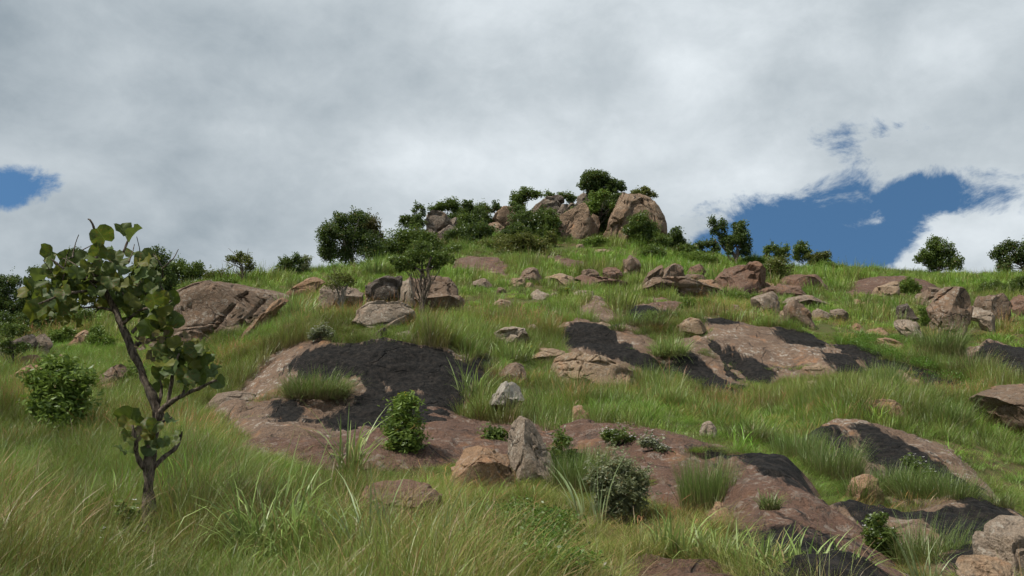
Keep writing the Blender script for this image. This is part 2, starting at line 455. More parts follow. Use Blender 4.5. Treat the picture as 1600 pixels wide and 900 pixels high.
def soil_mat():
    m, nt, out = new_mat('soil'); L = nt.links.new
    tc = nt.nodes.new('ShaderNodeTexCoord'); V = tc.outputs['Object']
    a = tnoise(nt, V, 0.35, 5, 0.6); b = tnoise(nt, V, 3.0, 5, 0.65); c = tnoise(nt, V, 22, 4, 0.7)
    col = mixc(nt, ramp01(nt, b, 0.35, 0.65), (0.10, 0.065, 0.035), (0.065, 0.075, 0.025))
    col = mixc(nt, ramp01(nt, a, 0.40, 0.62, 0, 0.7), col, (0.055, 0.075, 0.02))
    col = mixc(nt, ramp01(nt, c, 0.5, 0.72, 0, 0.6), col, (0.14, 0.10, 0.055))
    pb = nt.nodes.new('ShaderNodeBsdfPrincipled'); pb.inputs['Roughness'].default_value = 0.97; pb.inputs['Specular IOR Level'].default_value = 0.1
    L(col, pb.inputs['Base Color'])
    bp = nt.nodes.new('ShaderNodeBump'); bp.inputs['Strength'].default_value = 0.8; bp.inputs['Distance'].default_value = 0.06
    L(M(nt, 'ADD', b, M(nt, 'MULTIPLY', c, 0.3)), bp.inputs['Height']); L(bp.outputs[0], pb.inputs['Normal'])
    L(pb.outputs[0], out.inputs[0]); return m

MAT = {
    'soil': soil_mat(),
    'brown': rock_mat('granite_brown', (0.108, 0.072, 0.049), (0.171, 0.118, 0.080), 0.40, 0.42, 0.50),
    'pale': rock_mat('granite_pale', (0.194, 0.135, 0.085), (0.261, 0.187, 0.122), 0.40, 0.35, 0.32, 1.3),
    'grey': rock_mat('granite_grey', (0.131, 0.095, 0.068), (0.203, 0.154, 0.113), 0.25, 0.55, 0.50, 1.2),
    'white': rock_mat('granite_lichened', (0.171, 0.129, 0.090), (0.248, 0.196, 0.148), 0.25, 0.70, 0.45, 2.0),
    'whiter': rock_mat('granite_white', (0.215, 0.185, 0.150), (0.300, 0.270, 0.230), 0.15, 0.9, 0.35, 2.4),
    'red': rock_mat('granite_red', (0.104, 0.059, 0.040), (0.155, 0.093, 0.064), 0.30, 0.22, 0.45),
    'orange': rock_mat('granite_orange', (0.184, 0.110, 0.061), (0.252, 0.158, 0.094), 0.65, 0.25, 0.32, 1.2),
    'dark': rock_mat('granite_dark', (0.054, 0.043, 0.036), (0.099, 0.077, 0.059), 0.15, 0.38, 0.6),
    'cliff': rock_mat('granite_cliff', (0.144, 0.097, 0.063), (0.225, 0.155, 0.101), 0.65, 0.30, 0.7, 0.45),
    'cliff_grey': rock_mat('granite_cliff_grey', (0.117, 0.092, 0.070), (0.180, 0.142, 0.108), 0.35, 0.45, 0.62, 0.5),
    'slab': rock_mat('slab_brown', (0.106, 0.069, 0.047), (0.171, 0.115, 0.079), 0.55, 0.6, 0.6, 0.9, stain=True),
    'slab_red': rock_mat('slab_red', (0.074, 0.042, 0.029), (0.122, 0.071, 0.049), 0.42, 0.30, 0.5, 0.9, stain=True),
    'bark': bark_mat('bark', (0.050, 0.038, 0.029), (0.19, 0.15, 0.115)),
    'bark_far': bark_mat('bark_far', (0.05, 0.04, 0.032), (0.12, 0.10, 0.08), 0.3),
    'bark_pale': bark_mat('bark_pale', (0.16, 0.14, 0.11), (0.28, 0.25, 0.21), 0.5),
    'twig': bark_mat('dead_twig', (0.16, 0.14, 0.115), (0.30, 0.27, 0.23)),
}

# ------------------------------------------------------------------ polygons in plan
def poly_sd(poly, X, Y):
    """signed distance in plan, positive inside"""
    X = np.asarray(X, float); Y = np.asarray(Y, float)
    n = len(poly); best = np.full(X.shape, 1e18); ins = np.zeros(X.shape, bool)
    for i in range(n):
        ax, ay = poly[i]; bx, by = poly[(i + 1) % n]
        dx, dy = bx - ax, by - ay
        t = np.clip(((X - ax) * dx + (Y - ay) * dy) / (dx * dx + dy * dy + 1e-12), 0, 1)
        best = np.minimum(best, (X - ax - t * dx) ** 2 + (Y - ay - t * dy) ** 2)
        c = ((ay > Y) != (by > Y))
        with np.errstate(divide='ignore', invalid='ignore'):
            xi = ax + (Y - ay) * dx / (dy if abs(dy) > 1e-12 else 1e-12)
        ins ^= c & (X < xi)
    return np.where(ins, 1, -1) * np.sqrt(best)

def plan(px_poly, off=0.0):
    return np.array([hit(x, y, off)[:2] for x, y in px_poly])

def densify(p, k=3):
    p = np.asarray(p, float); q = []
    for i in range(len(p)):
        a, b = p[i], p[(i + 1) % len(p)]
        for t in range(k): q.append(a + (b - a) * t / k)
    return np.array(q)

# bare rock slabs: label, material, lift, outline, black seepage stains, clean patches within the stains
SLAB_DEFS = [
    ('broad rock dome with a black wet face and brown left flank below the hillside grass', 'slab', 0.45,
     [(352, 628), (364, 600), (395, 565), (425, 540), (447, 527), (500, 521), (560, 524), (640, 526), (700, 531), (722, 548), (762, 541), (768, 560), (742, 590), (708, 612), (696, 648), (640, 668), (560, 662), (500, 668), (440, 670), (398, 664), (360, 644)],
     [[(462, 562), (476, 540), (505, 530), (560, 527), (640, 528), (700, 533), (724, 550), (764, 544), (760, 560), (735, 580), (712, 600), (692, 640), (650, 660), (560, 662), (500, 655), (540, 640), (560, 620), (548, 596), (520, 578), (485, 578)], [(436, 632), (456, 628), (456, 650), (438, 652)]],
     [[(540, 584), (556, 580), (564, 600), (547, 604)], [(594, 580), (600, 578), (612, 604), (606, 608)], [(650, 602), (664, 602), (664, 612), (652, 610)]]),
    ('low smooth reddish rock sheet in front of the black-faced dome', 'slab_red', 0.30,
     [(376, 682), (398, 668), (440, 655), (500, 645), (580, 641), (700, 636), (760, 645), (830, 655), (880, 662), (885, 685), (820, 700), (760, 705), (700, 704), (640, 708), (560, 712), (480, 708), (420, 702), (388, 694)],
     [], []),
    ('long brown rock sheet sloping down past the round shrub to the lower edge', 'slab_red', 0.35,
     [(850, 664), (905, 648), (980, 648), (1080, 668), (1130, 680), (1205, 698), (1256, 730), (1275, 760), (1325, 795), (1365, 838), (1398, 880), (1410, 915), (1330, 925), (1255, 888), (1190, 862), (1140, 825), (1130, 790), (1090, 765), (1040, 735), (980, 712), (920, 705), (860, 700)],
     [[(1120, 690), (1170, 694), (1236, 718), (1250, 745), (1235, 758), (1205, 740), (1160, 712)], [(1180, 806), (1230, 808), (1262, 836), (1330, 850), (1378, 880), (1390, 910), (1330, 915), (1255, 872), (1200, 842)], [(1105, 800), (1140, 795), (1150, 820), (1115, 825)]],
     []),
    ('long tilted slab with a wide black band below its tan upper edge, at the far right', 'slab', 0.45,
     [(1262, 652), (1300, 643), (1340, 640), (1400, 650), (1445, 662), (1500, 700), (1560, 748), (1620, 790), (1680, 840), (1660, 870), (1600, 822), (1540, 800), (1480, 775), (1420, 745), (1350, 715), (1300, 700), (1262, 672)],
     [[(1340, 652), (1370, 664), (1430, 690), (1500, 720), (1570, 765), (1620, 805), (1650, 850), (1600, 822), (1540, 805), (1480, 780), (1440, 750), (1410, 725), (1370, 690)], [(1262, 652), (1290, 652), (1330, 680), (1310, 696), (1270, 672)]],
     [[(1455, 740), (1480, 742), (1500, 762), (1470, 758)]]),
    ('nearly black smooth slab between the tussocks and the corner boulder', 'slab', 0.25,
     [(1330, 800), (1370, 786), (1440, 778), (1490, 774), (1560, 800), (1620, 820), (1640, 870), (1580, 885), (1530, 878), (1470, 856), (1400, 836), (1350, 818)],
     [[(1345, 806), (1380, 788), (1440, 776), (1490, 774), (1560, 800), (1620, 815), (1640, 870), (1580, 885), (1530, 870), (1470, 852), (1400, 832)]],
     [[(1400, 818), (1430, 826), (1460, 842), (1430, 838)]]),
    ('dark cracked rock sheet right of the pale stepped stone on the middle slope', 'slab', 0.30,
     [(860, 504), (905, 500), (950, 508), (985, 500), (1010, 520), (1040, 540), (1055, 560), (1045, 580), (985, 570), (925, 556), (882, 535)],
     [[(885, 508), (950, 512), (985, 503), (985, 540), (1040, 556), (1045, 575), (980, 560), (925, 545), (885, 530)]],
     [[(960, 515), (982, 508), (984, 530), (965, 530)], [(1000, 525), (1025, 535), (1030, 552), (1000, 542)]]),
    ('rounded black-footed rock shelf just right of the bright green tussock', 'slab', 0.40,
     [(1040, 548), (1062, 520), (1085, 520), (1112, 528), (1122, 545), (1150, 570), (1166, 596), (1150, 610), (1120, 606), (1095, 585), (1060, 572)],
     [[(1085, 550), (1100, 560), (1160, 592), (1150, 610), (1120, 606), (1090, 582), (1048, 562), (1060, 545)]],
     [[(1125, 560), (1145, 570), (1150, 580), (1130, 574)]]),
    ('wide tan slab with dark seepage at both ends on the right middle slope', 'slab', 0.35,
     [(1092, 486), (1140, 494), (1200, 506), (1262, 513), (1290, 530), (1340, 552), (1352, 574), (1250, 578), (1175, 586), (1150, 575), (1118, 545), (1100, 515)],
     [[(1098, 488), (1140, 494), (1150, 502), (1115, 500)], [(1218, 512), (1262, 514), (1290, 530), (1280, 540), (1240, 535), (1215, 520)], [(1108, 530), (1130, 545), (1180, 562), (1210, 575), (1175, 588), (1150, 578), (1115, 548)], [(1285, 545), (1340, 552), (1352, 574), (1310, 572)]],
     []),
    ('thin dark ledge running down through low green plants on the right', 'slab', 0.22,
     [(1290, 530), (1340, 538), (1400, 560), (1450, 572), (1510, 592), (1500, 606), (1430, 596), (1370, 576), (1310, 556)],
     [[(1300, 535), (1340, 540), (1400, 562), (1450, 574), (1505, 594), (1495, 604), (1430, 594), (1370, 574)]], []),
    ('black rock face at the right edge below the leaning slab', 'slab', 0.35,
     [(1498, 545), (1540, 530), (1600, 536), (1680, 560), (1690, 610), (1600, 596), (1550, 580), (1510, 568)],
     [[(1500, 545), (1540, 532), (1600, 538), (1680, 560), (1690, 610), (1600, 594), (1550, 576), (1515, 566)]], [[(1500, 540), (1530, 535), (1530, 545), (1505, 552)]]),
    ('small black hollow of bare rock above the cracked sheet on the middle slope', 'slab', 0.2,
     [(972, 478), (1005, 472), (1040, 482), (1050, 494), (1010, 504), (985, 503)],
     [[(972, 476), (1040, 480), (1050, 496), (1005, 506), (985, 502)]], []),
    ('pale stepped slab running down the middle of the slope', 'slab', 0.25,
     [(912, 462), (942, 462), (950, 478), (956, 494), (946, 503), (924, 502), (918, 480)], [], []),
    ('small reddish bare patch above the black hollow of rock', 'slab_red', 0.25,
     [(1012, 464), (1040, 463), (1066, 471), (1068, 481), (1035, 482), (1015, 474)], [], []),
    ('low reddish rock dome on the right skyline under the lone tree', 'slab_red', 0.9,
     [(1318, 440), (1330, 430), (1360, 424), (1400, 423), (1445, 428), (1462, 438), (1440, 446), (1380, 448), (1335, 448)], [], []),
    ('reddish bare rock patch at the foot of the summit thicket', 'slab_red', 0.35,
     [(706, 404), (735, 398), (775, 400), (800, 412), (790, 428), (745, 424), (712, 420)], [], []),
    ('dull red bare strip in the grass below the central cliff', 'slab_red', 0.3,
     [(845, 398), (880, 400), (912, 408), (928, 416), (905, 420), (870, 412), (845, 406)], [], []),
    ('bare reddish ground showing between the grasses at the lower edge', 'slab_red', 0.12,
     [(955, 880), (1010, 868), (1080, 872), (1150, 884), (1200, 905), (1190, 960), (980, 960), (940, 915)], [], []),
]
SLABS = []
for _d in SLAB_DEFS:
    pl = plan(_d[3], _d[2] * 0.7)
    SLABS.append((pl, pl.min(0) - 1, pl.max(0) + 1))

def slab_sd(X, Y):
    """largest signed distance over all slabs (positive on bare rock)"""
    r = np.full(np.shape(X), -9.0)
    for pl, lo, hi in SLABS:
        k = np.where((X > lo[0]) & (X < hi[0]) & (Y > lo[1]) & (Y < hi[1]))[0]
        if len(k): r[k] = np.maximum(r[k], poly_sd(pl, X[k], Y[k]))
    return r

def build_slab(i):
    label, mat, lift, outline, stains, clean = SLAB_DEFS[i]
    pl, lo, hi = SLABS[i]
    Ym = pl[:, 1].mean(); s = max(0.05, Ym * 0.0030)
    nx, ny = int((hi[0] - lo[0]) / s) + 2, int((hi[1] - lo[1]) / s) + 2
    while nx * ny > 160000:
        s *= 1.15; nx, ny = int((hi[0] - lo[0]) / s) + 2, int((hi[1] - lo[1]) / s) + 2
    gx, gy = np.meshgrid(lo[0] + s * np.arange(nx), lo[1] + s * np.arange(ny))
    x, y = gx.ravel(), gy.ravel()
    d = poly_sd(pl, x, y) + 0.15 + 0.20 * fbm(x * 0.8, y * 0.8, seed=40 + i, oct=4)
    size = min(np.ptp(pl[:, 0]), np.ptp(pl[:, 1]))
    ew = min(1.7, 0.42 * size) if lift < 0.6 else 0.45 * size
    keep = d > -0.35
    prof = np.sin(np.clip(d / ew, 0, 1) * math.pi / 2) ** 0.6
    z = h0(x, y) + 0.62 * lift * prof + 0.05 - 0.9 * np.clip(-d, 0, 1) - 0.05
    roll = fbm(x * 0.55, y * 0.55, seed=60 + i, oct=3) * 0.09
    # sheets of rock peeling off in thin steps
    lay = fbm(x * 0.30 + 5, y * 0.42, seed=80 + i, oct=4) * 3.0
    step = (np.floor(lay) + sstep(0.90, 1.0, lay - np.floor(lay))) * 0.10
    z = z + (roll + step * (0.6 + 0.4 * vnoise(x * .4, y * .4, seed=5)) + 0.05 * fbm(x * 2.4, y * 2.4, seed=70 + i, oct=4) + 0.016 * fbm(x * 9, y * 9, seed=75 + i, oct=2)) * np.clip(d / 0.3, 0, 1)
    st = np.zeros_like(x)
    for sp in stains:
        q = plan(sp, lift * 0.8); st = np.maximum(st, 0.5 + np.clip(poly_sd(q, x, y) / 1.1, -0.5, 0.5))
    for sp in clean:
        q = plan(sp, lift * 0.8); st = st - np.clip(0.6 + poly_sd(q, x, y) / 0.5, 0, 1.1)
    idx = -np.ones(nx * ny, int); k = np.where(keep)[0]; idx[k] = np.arange(len(k))
    g = np.arange(nx * ny).reshape(ny, nx)
    q = np.stack([g[:-1, :-1], g[:-1, 1:], g[1:, 1:], g[1:, :-1]], -1).reshape(-1, 4)
    q = idx[q]; q = q[(q >= 0).all(1)]
    V = np.stack([x, y, z], 1)[k]
    c = pl.mean(0); loc = (c[0], c[1], float(h0(c[0], c[1])[0]))
    o = mesh_obj('rock_slab', V, q, MAT[mat], loc=loc, smooth=True, attrs={'stain': np.clip(st[k], 0, 1)})
    tag(o, label, 'rock slab', 'bare rock slabs on the slope')
for _i in range(len(SLAB_DEFS)): build_slab(_i)

# ------------------------------------------------------------------ the ground sheet
def build_ground():
    Yv = np.concatenate([np.linspace(-60, 0, 14)[:-1], np.linspace(0, 4, 26)[:-1], np.geomspace(4, 150, 430)[:-1], np.linspace(150, 400, 40)[:-1], np.geomspace(400, 6000, 24)])
    t = np.linspace(-1, 1, 361); tv = np.sign(t) * (0.62 * np.abs(t) + 0.38 * np.abs(t) ** 6 * 1.0)
    tv = tv / 0.62 * 0.70
    gx = tv[None, :] * (np.maximum(Yv, 0)[:, None] + 5.0); gx[:, 0] -= 300; gx[:, -1] += 300
    gy = np.repeat(Yv[:, None], len(tv), 1)
    x, y = gx.ravel(), gy.ravel()
    z = hg(x, y)
    sdv = slab_sd(x, y)
    z = z - 0.40 * sstep(-0.25, 0.35, sdv)
    ny, nx = gx.shape
    g = np.arange(nx * ny).reshape(ny, nx)
    q = np.stack([g[:-1, :-1], g[:-1, 1:], g[1:, 1:], g[1:, :-1]], -1).reshape(-1, 4)
    o = mesh_obj('hillside_ground', np.stack([x, y, z], 1), q, MAT['soil'], smooth=True)
    tag(o, 'grassy granite hillside rising to the summit rocks', None, None, 'structure')
build_ground()

# ------------------------------------------------------------------ boulders
_ICO = {}
def ico(sub):
    if sub not in _ICO:
        bm = bmesh.new(); bmesh.ops.create_icosphere(bm, subdivisions=sub, radius=1.0)
        V = np.array([v.co[:] for v in bm.verts]); F = np.array([[v.index for v in f.verts] for f in bm.faces])
        bm.free(); _ICO[sub] = (V, F)
    return _ICO[sub]

FOOT = []          # plan footprints (x, y, rx, ry) kept clear of grass
def build_rock(name, label, mat, pts, Y=None, df=0.8, sub=4, nf=18, rough=1.0, seed=0, box=0.42, cracks=(), dents=(), cat='boulder', group=None, off=0.12, sink=0.10, smooth=False, clear=True, widen=1.12, cut=(0.52, 0.84), blocky=1.0):
    rs = np.random.default_rng(1000 + seed)
    pts = np.array(pts, float)
    wpx = np.ptp(pts[:, 0])
    low = pts[pts[:, 1].argmax()]
    if Y is None:
        b = hit(pts[:, 0].mean(), low[1] - 1, off); Yb = b[1]
    else: Yb = Y
    half = 0.5 * wpx * Yb / FPX
    D = half * df
    Yc = Yb + D * 0.55
    # carry the outline on below the grass line
    hpx = np.ptp(pts[:, 1]); ext = (sink * hpx + (0.2 if sink > 0 else 0) * FPX / Yb)
    tl = np.clip((pts[:, 1] - (pts[:, 1].min() + 0.55 * hpx)) / (0.45 * hpx), 0, 1)
    vis_low = at(low[0], low[1], Yc)[2]
    pts = pts.copy(); pts[:, 1] += np.where(tl > 0, (0.25 + 0.75 * tl) * ext, 0)
    if Yb > 50: pts[:, 0] = pts[:, 0].mean() + (pts[:, 0] - pts[:, 0].mean()) * widen
    W = np.array([at(x, y, Yc) for x, y in pts])
    ox, oz = W[:, 0], W[:, 2]
    cx, cz = 0.5 * (ox.min() + ox.max()), 0.5 * (oz.min() + oz.max())
    a2 = np.sum(ox * np.roll(oz, -1) - np.roll(ox, -1) * oz)
    if abs(a2) > 1e-9:
        k = ox * np.roll(oz, -1) - np.roll(ox, -1) * oz
        cx, cz = np.sum((ox + np.roll(ox, -1)) * k) / (3 * a2), np.sum((oz + np.roll(oz, -1)) * k) / (3 * a2)
    # star-shaped outline radius
    th = np.linspace(-math.pi, math.pi, 361)[:-1]
    R = np.full(len(th), 1e-3)
    n = len(ox)
    for i in range(n):
        ax, az = ox[i] - cx, oz[i] - cz; bx, bz = ox[(i + 1) % n] - cx, oz[(i + 1) % n] - cz
        dx, dz = np.cos(th), np.sin(th)
        den = dx * (bz - az) - dz * (bx - ax)
        with np.errstate(divide='ignore', invalid='ignore'):
            r = (ax * (bz - az) - az * (bx - ax)) / den
            s = (ax * dz - az * dx) / den
        ok = (r > 0) & (s >= -1e-6) & (s <= 1 + 1e-6)
        R = np.where(ok, np.maximum(R, r), R)
    ker = np.exp(-0.5 * (np.arange(-8, 9) / 1.7) ** 2); ker /= ker.sum()
    R = np.convolve(np.concatenate([R[-8:], R, R[:8]]), ker, 'valid')
    V0, F = ico(sub)
    d = V0
    tht = np.arctan2(d[:, 2], d[:, 0]); Rv = np.interp(tht, np.append(th, math.pi), np.append(R, R[0]))
    c = np.sqrt(np.clip(1 - d[:, 1] ** 2, 0, 1)) ** box
    yy = np.sign(d[:, 1]) * np.abs(d[:, 1]) ** 0.75
    P = np.stack([np.cos(tht) * Rv * c, yy * D, np.sin(tht) * Rv * c], 1)
    size = 0.5 * (np.ptp(ox) + np.ptp(oz)) * 0.5
    hh = np.ptp(oz)
    sclv = np.array([np.ptp(ox) / 2, D, hh / 2])
    q = P / size
    sx = seed * 7.31
    ln = np.linalg.norm(P, axis=1, keepdims=True) + 1e-9
    P = P + P / ln * (0.04 * fbm(q[:, 0] * 1.1 + sx, q[:, 1] * 1.1, q[:, 2] * 1.1, seed=seed, oct=3) * size * rough)[:, None]
    # flat broken faces
    for _ in range(nf):
        nrm = rs.normal(size=3) * np.array([0.9, 0.5, 0.8]); nrm[1] = -abs(nrm[1]) - 0.2
        if rs.random() < 0.35: nrm[2] = abs(nrm[2]) + 0.5
        nrm = nrm / sclv; nrm /= np.linalg.norm(nrm)
        pr = P @ nrm; o = pr.max() * rs.uniform(*cut)
        P = P - np.clip(pr - o, 0, None)[:, None] * nrm
    # blocks parted by joints: each cell of the surface stands a little proud, back or tilted
    nc = int(rs.integers(9, 17)); cs = rs.normal(size=(nc, 3)); cs /= np.linalg.norm(cs, axis=1, keepdims=True)
    an_ = np.array([1.0, 1.0, rs.uniform(1.2, 2.2)])
    dw = d + 0.10 * np.stack([fbm(d[:, 0] * 2.5 + sx, d[:, 1] * 2.5, d[:, 2] * 2.5, seed=seed + 30 + a_, oct=3) for a_ in range(3)], 1)
    dist = ((dw[:, None] * an_ - cs[None] * an_) ** 2).sum(-1); o2 = np.sort(dist, 1)[:, :2]; ci = dist.argmin(1)
    offc = rs.normal(0, 0.032, nc) * blocky; tilt = rs.normal(0, 0.05, (nc, 3)) * blocky
    rad = offc[ci] + (tilt[ci] * (d - cs[ci])).sum(1) - 0.035 * blocky * np.exp(-((np.sqrt(o2[:, 1]) - np.sqrt(o2[:, 0])) / 0.05) ** 2)
    ln = np.linalg.norm(P, axis=1, keepdims=True) + 1e-9
    P = P + P / ln * (rad * size * 2.0)[:, None]
    # fine relief and a few open joints
    q = P / size
    nz = 0.030 * fbm(q[:, 0] * 3.1 + sx, q[:, 1] * 3.1, q[:, 2] * 3.1, seed=seed + 5, oct=4, gain=0.6)
    rid = 1 - np.abs(fbm(q[:, 0] * 1.3 + sx, q[:, 1] * 1.3, q[:, 2] * 2.2, seed=seed + 9, oct=3)); nz = nz - 0.06 * np.clip(rid - 0.90, 0, 1) / 0.10
    ln = np.linalg.norm(P, axis=1, keepdims=True) + 1e-9
    P = P + P / ln * (nz * size * (0.4 + 0.6 * rough))[:, None]
    # keep the traced width and height after the faces were broken off
    for ax_, ref in ((0, ox - cx), (2, oz - cz)):
        lo_, hi_ = P[:, ax_].min(), P[:, ax_].max()
        P[:, ax_] = ref.min() + (P[:, ax_] - lo_) * (np.ptp(ref) / max(hi_ - lo_, 1e-6))
    W3 = P + np.array([cx, Yc, cz])
    if cracks or dents:
        ppx, ppy = proj(W3); front = P[:, 1] < D * 0.45
        for (line, wdt, dep) in cracks:
            best = np.full(len(P), 1e9)
            for (x1, y1), (x2, y2) in zip(line[:-1], line[1:]):
                t = np.clip(((ppx - x1) * (x2 - x1) + (ppy - y1) * (y2 - y1)) / ((x2 - x1) ** 2 + (y2 - y1) ** 2), 0, 1)
                jit = 0.8 * vnoise(ppx * 0.15, ppy * 0.15, seed=seed)
                best = np.minimum(best, np.hypot(ppx - x1 - t * (x2 - x1) + jit, ppy - y1 - t * (y2 - y1) + jit))
            g = np.exp(-(best / wdt) ** 2) * front
            W3[:, 1] += g * dep * size; W3[:, 2] -= g * dep * size * 0.15
        for (x1, y1, rx, ry, dep) in dents:
            e = np.sqrt(((ppx - x1) / rx) ** 2 + ((ppy - y1) / ry) ** 2)
            g = (1 - sstep(0.45, 1.1, e)) * front
            W3[:, 1] += g * dep * D
    # bed the foot in the ground: the lower part widens and reaches below the soil in front of the rock
    if Y is None and sink > 0:
        gz = float(h0(cx, Yc - D * 0.8)[0]) - 0.25; z0, z1 = W3[:, 2].min(), vis_low + 0.30 * (W3[:, 2].max() - vis_low)
        t = np.clip((z1 - W3[:, 2]) / max(z1 - z0, 1e-3), 0, 1)
        W3[:, 2] -= t * max(0.0, z0 - gz)
        W3[:, 0] = cx + (W3[:, 0] - cx) * (1 + 0.55 * t ** 1.5); W3[:, 1] = Yc + (W3[:, 1] - Yc) * (1 + 0.55 * t ** 1.5)
    loc = (cx, Yc, vis_low)
    o = mesh_obj(name, W3, F, MAT[mat], loc=loc, smooth=smooth)
    if not smooth:
        m = o.data
        m.polygons.foreach_set('use_smooth', np.ones(len(m.polygons), dtype=bool))
        try: m.set_sharp_from_angle(angle=math.radians(32))
        except Exception: pass
    tag(o, label, cat, group)
    if clear: FOOT.append((cx, Yc, half * 0.98, D * 0.95))
    return o

